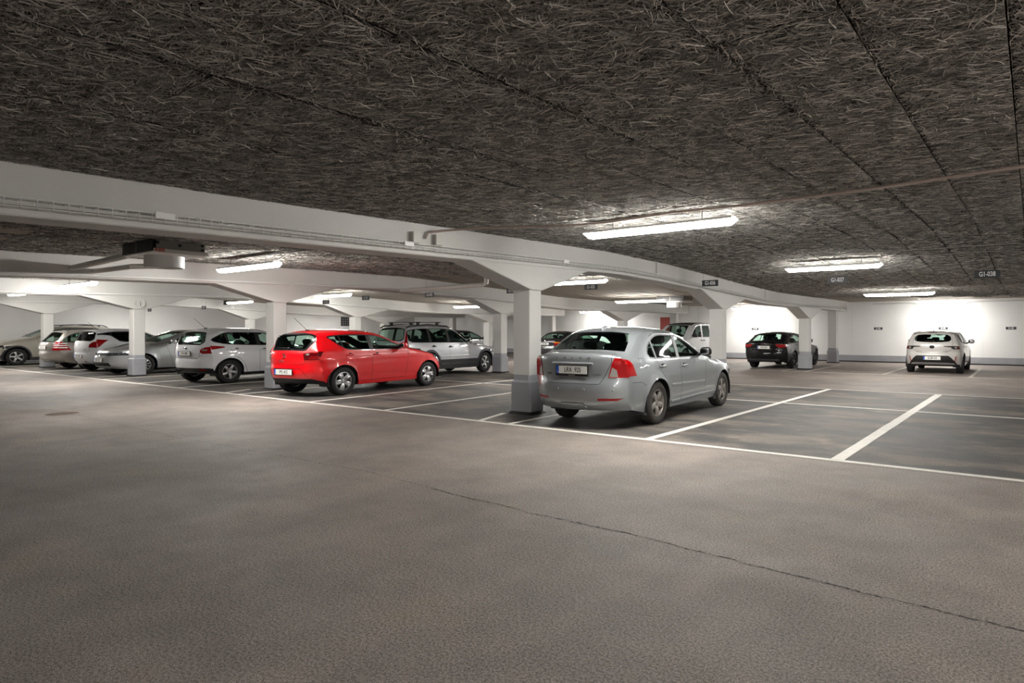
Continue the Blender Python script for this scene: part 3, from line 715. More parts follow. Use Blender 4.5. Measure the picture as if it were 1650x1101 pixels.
class Body:
    def __init__(s, P):
        s.P = P; pr = catmull(P['prof'])
        s.C = pr[:, :2]; s.E = np.stack([pr[:, 0] + pr[:, 2], pr[:, 1] - pr[:, 3]], 1)
        low = s.E[:, 1] < P['r'] + .2; Rr = P['R'] + .035
        m_ = low & (s.E[:, 0] < P['wb'] / 2); s.E[m_, 0] = np.minimum(s.E[m_, 0], -Rr)
        m_ = low & (s.E[:, 0] > P['wb'] / 2); s.E[m_, 0] = np.maximum(s.E[m_, 0], P['wb'] + Rr)
        s.l = np.concatenate([[0], np.cumsum(np.hypot(*(s.C[1:] - s.C[:-1]).T))])
        s.ye = s.Y(s.E[:, 0], s.E[:, 1]); s.pk = int(np.argmax(s.C[:, 1])); s.pw = P.get('pw', 3.0)
        s.xf, s.xr = s.C[:, 0].max(), s.C[:, 0].min()
    def Y(s, x, z):
        P = s.P; x = np.asarray(x, float); z = np.asarray(z, float); hw = P['W'] / 2
        zb = P['zb'][0] + (P['zb'][1] - P['zb'][0]) * np.clip(x / P['wb'], -.6, 1.6)
        zm = P.get('zm', .55); z0 = .18
        y = hw * np.ones_like(x)
        y -= P.get('tuck', .07) * np.clip((zm - z) / (zm - z0), 0, 1.2) ** 2
        y -= P.get('shl', .05) * np.clip((z - zm) / (zb - zm), 0, 1) ** 2
        tum = P.get('tum', .20); zr = P['H']
        y -= P.get('ledge', .0) * sstep(zb - .03, zb + .03, z)
        t = np.clip((z - zb) / (zr - zb), 0, 1.1); y -= tum * t * (.85 + .15 * t)
        # plan taper towards the ends, stronger above the belt
        fr = np.clip((x - (P['wb'] - .15)) / (P['fo'] + .15), 0, 1.1); rr = np.clip((.25 - x) / (P['ro'] + .25), 0, 1.1)
        y -= P.get('pf', .17) * fr ** 2.3 + P.get('prr', .11) * rr ** 2.2
        y -= P.get('ct', .10) * np.clip((.9 - x) / 1.7, 0, 1) ** 2 * t
        # wheel arch swell
        R = P['R']
        for ax in (0, P['wb']):
            d = np.hypot(x - ax, z - P['r']); y += P.get('flare', .012) * np.exp(-((d - R) / .05) ** 2) * (z > .1)
        # crease along the door
        if 'crease' in P:
            c0, c1, amp = P['crease']; zc = c0 + (c1 - c0) * np.clip(x / P['wb'], -.3, 1.3); y += amp * np.exp(-((z - zc) / .035) ** 2)
        if 'swage' in P:
            c0, c1, amp = P['swage']; zc = c0 + (c1 - c0) * np.clip(x / P['wb'], -.3, 1.3); y -= amp * np.exp(-((z - zc) / .05) ** 2)
        return y
    def at_l(s, l): return [np.interp(l, s.l, a) for a in (s.C[:, 0], s.C[:, 1], s.E[:, 0], s.E[:, 1], s.ye)]
    def rib(s, l, t):
        cx, cz, ex, ez, ye = s.at_l(l); g = np.clip(np.abs(t), 0, 1) ** s.pw
        return np.stack([cx + (ex - cx) * g, ye * t, cz + (ez - cz) * g], -1)
    def L_r(s, z): a = s.C[s.pk:, 1][::-1]; return float(np.interp(z, a, s.l[s.pk:][::-1]))
    def L_f(s, z): return float(np.interp(z, s.C[:s.pk + 1, 1], s.l[:s.pk + 1]))
    def L_t(s, x):
        i0 = int(np.argmax(s.C[:, 0])); i1 = int(np.argmin(s.C[:, 0])); return float(np.interp(-x, -s.C[i0:i1 + 1, 0], s.l[i0:i1 + 1]))
    def lq(s, k, v): return {'r': s.L_r, 'f': s.L_f, 't': s.L_t}[k](v)
    def pt(s, k, v, y):
        """point on the ribbon and its outward normal"""
        l = s.lq(k, v); ye = float(np.interp(l, s.l, s.ye)); t = y / ye
        p = s.rib(l, t); a = s.rib(l + .01, t) - s.rib(l - .01, t); b = s.rib(l, t + .01) - s.rib(l, t - .01)
        n = np.cross(b, a); n /= np.linalg.norm(n); return Vector(p), Vector(n)
    def sp(s, x, z, off=0.0): return Vector((x, float(s.Y(x, z)) + off, z))

PART = {}   # class -> (part name, material key, split into islands, offset)
def cls_info(c, mats):
    T = {'body': ('body', 'paint', False, 0), 'gap': ('panel_gap', M_GAP, False, -.003), 'window': ('window', 'glass', True, -.006), 'pwindow': ('window', 'priv', True, -.006),
         'wscreen': ('windscreen', M_GLASS, True, -.003), 'rglass': ('rear_window', 'rglass', True, -.003), 'pillar': ('pillar_cover', 'pillar', True, .001), 'trim': ('window_trim', 'trim', True, .002),
         'door': ('door', 'paint', True, 0), 'hood': ('bonnet', 'paint', True, 0), 'gate': ('tailgate', 'paint', True, 0), 'lid': ('boot_lid', 'paint', True, 0),
         'red': ('tail_light', M_RED, True, .006), 'dred': ('tail_light', M_DRED, True, .006), 'clear': ('reversing_light', M_CLEAR, True, .006), 'amber': ('indicator_light', M_ORANGE, True, .006),
         'lampframe': ('tail_light_frame', M_BLACKP, True, .003),
         'refl': ('reflector', M_RED, True, .004), 'brake': ('brake_light', M_DRED, True, .004), 'head': ('headlight', M_HEAD, True, .004), 'headdark': ('headlight_surround', M_BLACKP, True, .002), 'grille': ('grille', M_BLACKP, True, -.012), 'chrome': ('chrome_strip', M_CHROME, True, .004),
         'black': ('bumper_trim', M_BLACKP, True, .002), 'gloss': ('black_glass_border', M_PRIV, True, .001), 'grey': ('bumper_trim', M_GREYP, True, .003), 'clad': ('lower_cladding', M_GREYP, True, .008), 'archclad': ('wheel_arch_trim', M_GREYP, True, .012),
         'bumper': ('bumper', 'paint', True, 0), 'mould': ('side_moulding', 'paint', True, .012), 'cap': ('fuel_cap', 'paint', True, .001), 'valance': ('bumper_trim', 'paint', True, .012), 'silver': ('skid_plate', M_ALLOY, True, .006)}
    n, m, sp, off = T[c]
    if isinstance(m, str): m = mats[m]
    return n, m, sp, off

def tyre_mesh(r, rim, wd):
    a = wd / 2
    pf = [(rim - .012, -a * .80), (rim + .010, -a * .93), (rim + (r - rim) * .45, -a), (r - .022, -a * .93), (r - .006, -a * .78), (r, -a * .5), (r, a * .5), (r - .006, a * .78), (r - .022, a * .93), (rim + (r - rim) * .45, a), (rim + .010, a * .93), (rim - .012, a * .80)]
    mb = MB().lathe(pf, 44, 'y')
    return mb.mesh('tyre', True, 50)
def rim_mesh(rim, wd, n=5, w0=.055, w1=.042, split=False, dish=.02):
    a = wd / 2; mb = MB()
    mb.lathe([(rim, a * .82), (rim - .014, a * .86), (rim - .02, a * .75), (rim - .03, a * .2), (rim - .035, -a * .8)], 40, 'y')
    yo = a * .72
    mb.lathe([(.0001, yo + .004), (.028, yo + .004), (.034, yo - .004), (.06, yo - .012), (.065, yo - .05), (.0001, yo - .05)], 20, 'y')
    rr = rim - .012
    for k in range(n):
        A = 2 * PI * k / n + PI / 2
        for sgn in ((-1, 1) if split else (0,)):
            r0, r1 = .045, rr
            def P(r, t, y):
                off = sgn * (.008 + .022 * (r - r0) / (r1 - r0)); c_, s_ = math.cos(A), math.sin(A)
                return (c_ * r - s_ * (t + off), y, s_ * r + c_ * (t + off))
            ww0, ww1 = (w0 * .42, w1 * .42) if split else (w0 / 2, w1 / 2)
            rings = []
            for q in range(6):
                f = q / 5; r = r0 + (r1 - r0) * f; w_ = ww0 + (ww1 - ww0) * f; yy = yo - .008 + (dish * (4 * f * (1 - f)) if dish else 0) + .006 * f
                rings.append([P(r, -w_, yy - .004), P(r, -w_ * .6, yy + .004), P(r, w_ * .6, yy + .004), P(r, w_, yy - .004), P(r, w_ * .9, yy - .03), P(r, -w_ * .9, yy - .03)])
            mb.loft(rings)
    return mb.mesh('rim', True, 35)
_disc = {}
def wheel(parent, x, y, P, style):
    r, rim, wd = P['r'], P['rim'], P.get('tw', .205); side = 1 if y > 0 else -1
    key = (r, rim, wd) + style[:5]
    if key not in _disc:
        _disc[key] = (tyre_mesh(r, rim, wd), rim_mesh(rim, wd, *style[:5]), MB().lathe([(.001, .0), (rim - .04, .0), (rim - .04, -.03), (.001, -.03)], 28, 'y').mesh('brake_disc', True, 40))
    tm, rm, dm = _disc[key]
    tm2 = tm.copy(); rm2 = rm.copy(); tm2.materials.append(style[6]); rm2.materials.append(style[5])
    t = link('wheel', tm2, None, parent); t.location = (x, y - side * wd / 2, r); t.rotation_euler = (0, random.uniform(0, 1), 0 if side > 0 else PI)
    link('rim', rm2, None, t)
    d2 = dm.copy(); d2.materials.append(M_STEELB); link('brake_disc', d2, None, t)
    return t

def build_car(P):
    mats = {'paint': P['paint'], 'glass': P.get('glass', M_GLASS), 'priv': P.get('priv', M_GLASSD), 'rglass': P.get('rglass', P.get('glass', M_GLASS)), 'pillar': P.get('pillar', M_BLACKP), 'trim': P.get('trimmat', M_BLACKP)}
    B = Body(P); wb, R, r = P['wb'], P['R'], P['r']; zs = P.get('sill', .21)
    # ---- side surface
    ex_, ez_ = B.E[:, 0], B.E[:, 1]; i0_, i1_ = int(np.argmax(ex_)), int(np.argmin(ex_))
    def under(poly, m): return [(x, min(z, float(np.interp(-x, -ex_[i0_:i1_ + 1], ez_[i0_:i1_ + 1])) - m)) for x, z in poly]
    P['doors'] = [under(dens(d, .06), .022) for d in P['doors']]
    if P.get('dlo'): P['dlo'] = under(dens(P['dlo'], .06), .052 + P.get('trimw', .018) * .5)
    Eb = [tuple(p) for p in B.E]
    def arch(ax):
        a0 = math.asin(min(1, max(-1, (zs - r) / R))); return [(ax + R * math.cos(a), r + R * math.sin(a)) for a in np.linspace(a0, PI - a0, 26)]
    ra, fa = arch(0), arch(wb)
    lower = dens([Eb[-1]] + ra[::-1] + fa[::-1] + [Eb[0]], .05, False)[1:-1]
    outline = Eb + lower
    feats = []
    for c, p in P.get('side0', []): feats.append((c, dens(p)))
    for d in P['doors']: feats.append(('door', dens(d, .045)))
    for c, p in P.get('side1', []): feats.append((c, dens(p, .04)))
    for d in P['doors']: feats += [('gap', b_) for b_ in loop_bands(dens(d, .05), .0075)]
    dl = P.get('dlo')
    if dl:
        tw_ = P.get('trimw', .018)
        feats.append(('trim', dens(offset_poly(dl, tw_), .045))); feats.append((P.get('wcls', 'window'), dens(dl, .045)))
        for (xb, xt, wd_, *cl) in P.get('pillars', []):
            zlo, zhi = P['dloz']; feats.append((cl[0] if cl else 'pillar', dens([(xb - wd_ / 2, zlo), (xb + wd_ / 2, zlo), (xt + wd_ / 2, zhi), (xt - wd_ / 2, zhi)], .05)))
    for c, p in P.get('side2', []): feats.append((c, dens(p, .035)))
    V1, T1 = cdt(dens_keep(outline), feats, P.get('step', .05))
    # pillars may stick out past the window opening: only keep them inside it
    if dl:
        off = offset_poly(dl, P.get('trimw', .018) + .001)
        cen = np.array([V1[t].mean(0) for t, c in T1]); ins = inside(cen[:, 0], cen[:, 1], off)
        dr = [inside(cen[:, 0], cen[:, 1], d) for d in P['doors']]
        T1 = [(t, c if (c != 'pillar' or ins[i]) else ('door' if any(q[i] for q in dr) else 'body')) for i, (t, c) in enumerate(T1)]
    Yv = B.Y(V1[:, 0], V1[:, 1]); S3 = np.stack([V1[:, 0], Yv, V1[:, 1]], 1)
    # ---- ribbon surface (nose, bonnet, screen, roof, tail)
    KS = .8
    rib_out = [(l, KS) for l in B.l] + dens([(B.l[-1], KS), (B.l[-1], 0)], .05, False)[1:-1] + [(l, 0) for l in B.l[::-1]] + dens([(B.l[0], 0), (B.l[0], KS)], .05, False)[1:-1]
    def RP(poly):
        out = []
        for k, v, y in dens3(B, poly):
            l = B.lq(k, v) if k != 'l' else v; ye = float(np.interp(l, B.l, B.ye)); out.append((l, KS * (y if y is None else min(max(y / ye, 0), 1.0))))
        return out
    rf = []
    for c, p, *o in P['ribbon']:
        poly = RP(p)
        if o and o[0]: poly = [q for q in poly]
        rf.append((c, poly))
        if c in ('gate', 'lid', 'hood', 'bumper') or (o and o[0] == 'gap'): rf += [('gap', b_) for b_ in loop_bands(poly, .007, skip0=True)]
    for c, p in P.get('ribbon2', []): rf.append((c, RP(p)))
    V2, T2 = cdt(rib_out, rf, P.get('step', .05))
    S4 = B.rib(V2[:, 0], V2[:, 1] / KS)
    # ---- join, mirror, weld
    n1 = len(S3); half = np.vstack([S3, S4]); tri = [([t[0], t[2], t[1]], c) for t, c in T1] + [([t[0] + n1, t[2] + n1, t[1] + n1], c) for t, c in T2]
    nearb = np.zeros(len(half), bool)
    Et = B.E
    for i in range(0, n1, 400):
        nearb[i:min(i + 400, n1)] = np.min(np.hypot(S3[i:min(i + 400, n1), None, 0] - Et[None, :, 0], S3[i:min(i + 400, n1), None, 2] - Et[None, :, 1]), axis=1) < .06
    nearb[n1:] = (1 - V2[:, 1] / KS) * np.interp(V2[:, 0], B.l, B.ye) < .09
    mir = half * np.array([1, -1, 1]); allp = np.vstack([half, mir]); H = len(half)
    tri = tri + [([t[0] + H, t[2] + H, t[1] + H], c) for t, c in tri]
    nearb = np.concatenate([nearb, nearb])
    key = {}; remap = np.zeros(len(allp), int); pts = []; nb2 = []
    for i, p in enumerate(allp):
        k = (round(p[0] * 2500), round(p[1] * 2500), round(p[2] * 2500))
        if k not in key: key[k] = len(pts); pts.append(p); nb2.append(nearb[i])
        remap[i] = key[k]
    pts = np.array(pts); nb2 = np.array(nb2)
    F = np.array([remap[t] for t, c in tri]); cl = np.array([c for t, c in tri])
    ok = (F[:, 0] != F[:, 1]) & (F[:, 1] != F[:, 2]) & (F[:, 0] != F[:, 2]); F = F[ok]; cl = cl[ok]
    # boundary verts stay put
    from collections import Counter
    ed = Counter()
    for a, b, c in F:
        for e in ((a, b), (b, c), (c, a)): ed[(min(e), max(e))] += 1
    bd = np.zeros(len(pts), bool)
    for (a, b), n in ed.items():
        if n == 1: bd[a] = bd[b] = True
    EE = np.array(list(ed.keys())); mv = nb2 & ~bd
    base_p = pts.copy()
    for _ in range(P.get('smooth', 7)):
        acc = np.zeros_like(pts); cnt = np.zeros(len(pts))
        np.add.at(acc, EE[:, 0], pts[EE[:, 1]]); np.add.at(acc, EE[:, 1], pts[EE[:, 0]]); np.add.at(cnt, EE[:, 0], 1); np.add.at(cnt, EE[:, 1], 1)
        av = acc / np.maximum(cnt, 1)[:, None]; fn_ = np.cross(pts[F[:, 1]] - pts[F[:, 0]], pts[F[:, 2]] - pts[F[:, 0]]); vn_ = np.zeros_like(pts)
        for k in range(3): np.add.at(vn_, F[:, k], fn_)
        vn_ /= np.maximum(np.linalg.norm(vn_, axis=1), 1e-9)[:, None]
        dd = av - pts; dd = vn_ * np.sum(dd * vn_, axis=1)[:, None]; pts[mv] += .7 * dd[mv]
        t_ = pts - base_p; ln_ = np.linalg.norm(t_, axis=1); pts = base_p + t_ * (np.minimum(ln_, .022) / np.maximum(ln_, 1e-9))[:, None]
    fn = np.cross(pts[F[:, 1]] - pts[F[:, 0]], pts[F[:, 2]] - pts[F[:, 0]])
    vn = np.zeros_like(pts)
    for k in range(3): np.add.at(vn, F[:, k], fn)
    vn /= np.maximum(np.linalg.norm(vn, axis=1), 1e-9)[:, None]
    # ---- root and parts
    root = empty(P['name'], (0, 0, 0)); s = P.get('scale', (1, 1, 1)); root.scale = s
    parts = {}
    def mk(name, m, fidx, off):
        f = F[fidx]; u, inv = np.unique(f, return_inverse=True); q = pts[u] + vn[u] * off
        me = bpy.data.meshes.new(name); me.from_pydata(q.tolist(), [], inv.reshape(-1, 3).tolist()); me.shade_smooth(); me.normals_split_custom_set_from_vertices(vn[u].tolist())
        o = link(name, me, m, root); parts.setdefault(name, []).append(o); return o
    for c in sorted(set(cl)):
        idx = np.nonzero(cl == c)[0]; name, m, sp, off = cls_info(c, mats)
        if not sp: mk(name, m, idx, off); continue
        par = {}
        def find(a):
            while par.setdefault(a, a) != a: par[a] = par[par[a]]; a = par[a]
            return a
        for i in idx:
            a, b, d = F[i]; ra_, rb_ = find(a), find(b)
            par[ra_] = rb_; par[find(d)] = find(b)
        comp = {}
        for i in idx: comp.setdefault(find(F[i][0]), []).append(i)
        for k, ii in comp.items():
            ar = .5 * np.linalg.norm(fn[ii], axis=1).sum()
            if ar < 2e-5 and len(comp) > 2: continue
            mk(name, m, np.array(ii), off)
    # ---- cloth lining inside the painted shell, around the windows and under the roof
    fc = pts[F].mean(1); lin_i = np.nonzero(np.isin(cl, ['body', 'door', 'gate', 'pillar', 'gap', 'trim']) & (fc[:, 2] > P['zb'][0] - .22) & (fc[:, 0] < wb - .55) & (fc[:, 0] > B.xr + .2))[0]
    if len(lin_i): mk('interior_lining', M_LINING, lin_i, -.016)
    # ---- underside, wheel wells, cabin
    xr, xf = B.xr, B.xf; hw = P['W'] / 2
    MB().box(xr + .34, -R - .02, -hw + .22, hw - .22, .29, .34).box(R + .02, wb - R - .02, -hw + .10, hw - .10, .20, .27).box(wb + R + .02, xf - .34, -hw + .22, hw - .22, .27, .32).box(-R - .02, R + .02, -hw + .34, hw - .34, .26, .32).box(wb - R - .02, wb + R + .02, -hw + .34, hw - .34, .24, .32).build('underbody', M_BLACKP, root, smooth=False)
    for ax in (0, wb):
        for sd in (-1, 1):
            yo = float(B.Y(ax, r + R - .01)) - .02; mb = MB(); a0 = math.asin((zs - r) / R)
            rng_ = np.linspace(a0, PI - a0, 18)
            o_ = [(ax + (R + .012) * math.cos(a), r + (R + .012) * math.sin(a)) for a in rng_]
            vs = [(x, sd * yo, z) for x, z in o_] + [(x, sd * (yo - .30), z) for x, z in o_]; n = len(o_)
            fs = [(i, i + 1, n + i + 1, n + i) for i in range(n - 1)] + [tuple(range(n, 2 * n))]
            mb.add(vs, fs).build('wheel_well', M_BLACKP, root, smooth=False)
    if P.get('cabin', True): cabin(P, B, root)
    # wheels
    for ax in (0, wb):
        for sd in (-1, 1):
            yy = float(B.Y(ax, r + R + .02)) - P.get('winset', .015)
            wheel(root, ax, sd * yy, P, P['wheels'])
    return root, B, parts

def dens_keep(o): return [tuple(map(float, p)) for p in o]
def dens3(B, poly):
    """densify a ribbon polygon given as (kind, value, y)"""
    L = [((B.lq(k, v) if k != 'l' else v), y) for k, v, y in poly]; out = []; n = len(L)
    for i in range(n):
        a, b = L[i], L[(i + 1) % n]; k = max(1, int(math.hypot(b[0] - a[0], b[1] - a[1]) / .05))
        for j in range(k): out.append(('l', a[0] + (b[0] - a[0]) * j / k, a[1] + (b[1] - a[1]) * j / k))
    return out

_seat = {}
def seat_mesh(kind):
    if kind not in _seat:
        mb = MB(); rot = Euler((0, -.28, 0)).to_matrix()
        if kind == 'front':
            mb.ell((0, 0, .0), (.52, .50, .20), 3.5); mb.ell((-.30, 0, .36), (.16, .48, .66), 3.2, rot=rot); mb.ell((-.44, 0, .80), (.10, .27, .19), 3.0, rot=rot)
            mb.tube([(-.38, -.06, .6), (-.42, -.06, .76)], .007, 6); mb.tube([(-.38, .06, .6), (-.42, .06, .76)], .007, 6)
        else:
            mb.ell((0, 0, .0), (.50, 1.24, .18), 5); mb.ell((-.28, 0, .34), (.16, 1.26, .60), 5, rot=rot)
            for y in (-.38, 0, .38): mb.ell((-.41, y, .69 if y else .66), (.09, .25, .15), 3, rot=rot)
        _seat[kind] = mb.mesh('seat', True, 60); _seat[kind].materials.append(M_SEAT)
    return _seat[kind]
def cabin(P, B, root):
    wb, hw = P['wb'], P['W'] / 2; zb = P['zb'][0]; fx = P.get('seatx', wb * .53); rx = P.get('rseatx', fx - .82)
    MB().box(rx - .45, fx + .95, -hw + .12, hw - .12, .28, .34).box(rx - .45, rx - .42, -hw + .14, hw - .14, .3, zb - .12).box(fx + .92, fx + .95, -hw + .14, hw - .14, .3, zb - .1).build('cabin_floor', M_DARKIN, root, smooth=False)
    for sd in (-1, 1): MB().box(rx - .4, fx + .9, sd * (hw - .13), sd * (hw - .10), .30, zb - .10).build('door_lining', M_DARKIN, root, smooth=False)
    hz = P.get('seatz', .46)
    for sd in (-1, 1):
        o = link('front_seat', seat_mesh('front'), None, root); o.location = (fx, sd * .36, hz)
    o = link('rear_seat', seat_mesh('rear'), None, root); o.location = (rx, 0, hz); k = min(1.0, (hw - .17) / .63); o.scale = (1, k, 1)
    dx = fx + .72
    MB().prism([(dx - .12, .60), (dx - .10, zb - .06), (dx + .05, zb - .01), (dx + .32, zb - .03), (dx + .34, .55)], 'y', -hw + .16, hw - .16).build('dashboard', M_DARKIN, root)
    c = Vector((dx - .22, .36, zb - .06)); ring = []
    for i in range(25):
        a = 2 * PI * i / 24; ring.append((c.x + .07 * math.sin(a), c.y + .18 * math.cos(a), c.z + .165 * math.sin(a)))
    MB().tube(ring, .014, 6).tube([tuple(c), (c.x + .2, c.y, c.z - .08)], .03, 6).box(c.x - .01, c.x + .01, c.y - .17, c.y + .17, c.z - .02, c.z + .02).build('steering_wheel', M_DARKIN, root)
    if P.get('shelf'): x0, x1, zz = P['shelf']; MB().box(x0, x1, -hw + .29, hw - .29, zz - .02, zz).build('parcel_shelf', M_DARKIN, root, smooth=False)
    wsx = P.get('mirx', None)
    if wsx: MB().ell((wsx[0], 0, wsx[1]), (.03, .22, .06), 3).build('rear_view_mirror', M_BLACKP, root)

def door_mirror(B, root, x, z, m, size=(.13, .20, .145), sides=(-1, 1)):
    for sd in sides:
        y = float(B.Y(x, z)); mb = MB()
        mb.ell((x - .01, sd * (y + .045 + size[1] / 2), z + .055), size, 3.0, 16, 10)
        o = mb.build('door_mirror', m, root, ang=60)
        MB().tube([(x, sd * (y - .02), z - .01), (x, sd * (y + .07), z + .02)], [.03, .022], 8).build('mirror_arm', M_BLACKP, o)
        MB().ell((x - .01 - size[0] / 2 + .006, sd * (y + .045 + size[1] / 2), z + .055), (.02, size[1] * .8, size[2] * .78), 4).build('mirror_glass', M_CHROME, o)
def handles(B, root, lst, m, sides=(-1, 1)):
    for (x, z) in lst:
        for sd in sides:
            y = float(B.Y(x, z))
            o = MB().ell((x, sd * (y + .022), z), (.20, .018, .032), 3.5, 14, 8).ell((x - .08, sd * (y + .01), z), (.035, .03, .028), 3).ell((x + .08, sd * (y + .01), z), (.035, .03, .028), 3).build('door_handle', m, root)
            MB().ell((x, sd * (y - .004), z + .004), (.11, .02, .075), 2.4, 14, 8).build('handle_recess', M_GAP, o)
def plate(B, root, k, v, txt, out=.018, pitch=None, bottom=None, sx=.78, w_=.52, h_=.11, blue=True, size=.095):
    p, n = B.pt(k, v, 0.0); back = n.x < 0
    pit = pitch if pitch is not None else math.asin(max(-1, min(1, n.z))) * .6
    e = empty('plate_tmp', (0, 0, 0)); bpy.data.objects.remove(e)
    o = MB().box(-w_ / 2, w_ / 2, -h_ / 2, h_ / 2, 0, .008).build('number_plate', M_PLATE, root, smooth=False)
    o.location = p + Vector((n.x, 0, n.z)).normalized() * out
    o.rotation_euler = Matrix(((0, 0, -1), (-1, 0, 0), (0, 1, 0))).to_euler() if back else Matrix(((0, 0, 1), (1, 0, 0), (0, 1, 0))).to_euler()
    if back: o.rotation_mode = 'XYZ'
    M3 = (Matrix(((0, 0, -1), (-1, 0, 0), (0, 1, 0))) if back else Matrix(((0, 0, 1), (1, 0, 0), (0, 1, 0)))) @ Matrix.Rotation(-pit, 3, 'X')
    o.rotation_euler = M3.to_euler()
    MB().box(-w_ / 2 - .012, w_ / 2 + .012, -h_ / 2 - .012 - (.02 if bottom else 0), h_ / 2 + .008, -.008, .003).build('plate_holder', M_BLACKP, o, smooth=False)
    if blue: MB().box(-w_ / 2, -w_ / 2 + .044, -h_ / 2, h_ / 2, .001, .0088).build('blue_band', M_PBLUE, o, smooth=False)
    text(txt, size, M_INK, o, (.02 if blue else 0, 0, .0085), (0, 0, 0), sx=sx, thick=.001, bold=.0006)
    if blue: text('S', .03, M_SIGNT, o, (-w_ / 2 + .022, -h_ / 2 + .022, .0092), (0, 0, 0), thick=.0006)
    if bottom: text(bottom, .018, M_SIGNT, o, (0, -h_ / 2 - .02, .0032), (0, 0, 0), thick=.0005)
    return o
def rear_text(B, root, k, v, y, s, size, m, out=.004, **kw):
    p, n = B.pt(k, v, y); z = n.normalized(); x = Vector((0, -1, 0)) if n.x < 0 else Vector((0, 1, 0)); x = (x - z * x.dot(z)).normalized(); yv = z.cross(x)
    M3 = Matrix((x, yv, z)).transposed(); return text(s, size, m, root, p + z * out, M3.to_euler(), **kw)
def badge(B, root, k, v, y, shapes, name='badge', m=M_CHROME, out=.004):
    """small emblem built from a list of (kind, ...) in the surface plane"""
    p, n = B.pt(k, v, y); z = n.normalized(); x = Vector((0, -1, 0)) if n.x < 0 else Vector((0, 1, 0)); x = (x - z * x.dot(z)).normalized(); yv = z.cross(x)
    mb = MB()
    for sh in shapes:
        if sh[0] == 'ring':
            _, cx_, cy_, rx_, ry_, t = sh
            mb.tube([(cx_ + rx_ * math.cos(2 * PI * i / 24), cy_ + ry_ * math.sin(2 * PI * i / 24), .004) for i in range(25)], t, 6, cap=False)
        elif sh[0] == 'disc':
            _, cx_, cy_, rx_, ry_ = sh; mb.ell((cx_, cy_, 0), (rx_ * 2, ry_ * 2, .014), 2.2, 20, 8)
        elif sh[0] == 'bar':
            _, x0, y0, x1, y1, t = sh; mb.tube([(x0, y0, .005), (x1, y1, .005)], t, 6)
    o = mb.build(name, m, root); o.location = p + z * out; o.rotation_euler = Matrix((x, yv, z)).transposed().to_euler(); return o
def antenna(B, root, x, ln=.42, lean=.75, fin=False):
    p, n = B.pt('t', x, 0)
    if fin: MB().prism([(x - .08, p.z - .01), (x - .07, p.z + .055), (x - .02, p.z + .03), (x + .09, p.z - .01)], 'y', -.015, .015).build('roof_antenna', P_FIN, root); return
    mb = MB().ell((x, 0, p.z + .008), (.09, .05, .03), 2.5).tube([(x - .02, 0, p.z + .01), (x - ln * lean, 0, p.z + ln * (1 - lean * .45))], [.0065, .004], 6)
    mb.build('roof_antenna', M_BLACKP, root)
P_FIN = M_BLACKP
def side_bar(B, root, pts, m, h=.022, t=.014, name='side_moulding'):
    for sd in (-1, 1):
        rings = []
        for (x, z) in dens(pts, .08, False):
            y = float(B.Y(x, z)); rings.append([(x, sd * (y - .004), z - h), (x, sd * (y + t * .7), z - h * .8), (x, sd * (y + t), z), (x, sd * (y + t * .6), z + h * .85), (x, sd * (y - .004), z + h)])
        MB().loft(rings).build(name, m, root, ang=50)
def wiper(B, root, z, y0, y1):
    pts = [B.pt('r', z + .02 * math.sin(PI * i / 8) * 0 + .012 * i / 8, y0 + (y1 - y0) * i / 8) for i in range(9)]
    MB().tube([tuple(p + n * .018) for p, n in pts], .008, 6).ell(tuple(pts[0][0] + pts[0][1] * .012), (.05, .07, .05), 2.5).build('rear_wiper', M_BLACKP, root)
def place(root, corner, heading, P, side=-1):
    """stand a car so that its rear axle wheel on the given side (-1 right, +1 left) touches corner"""
    a = heading; n = Vector((-math.sin(a), math.cos(a))) ; hw = P['W'] / 2 * P.get('scale', (1, 1, 1))[1] - .02
    c = Vector(corner) - n * hw * side
    root.location = (c.x, c.y, 0); root.rotation_euler = (0, 0, a)
# ------------------------------------------------------------------ the cars in the photograph
S_STY = (5, .09, .075, False, .015, M_ALLOYD, M_DIRTY)      # five wide spokes
I_STY = (5, .08, .062, True, .02, M_ALLOY, M_RUBBER)       # five split spokes
F_STY = (5, .075, .06, False, .02, M_ALLOY, M_RUBBER)
G_STY = (10, .03, .035, False, .02, M_ALLOY, M_RUBBER)
D_STY = (7, .05, .04, False, .02, M_DARKALLOY, M_RUBBER)

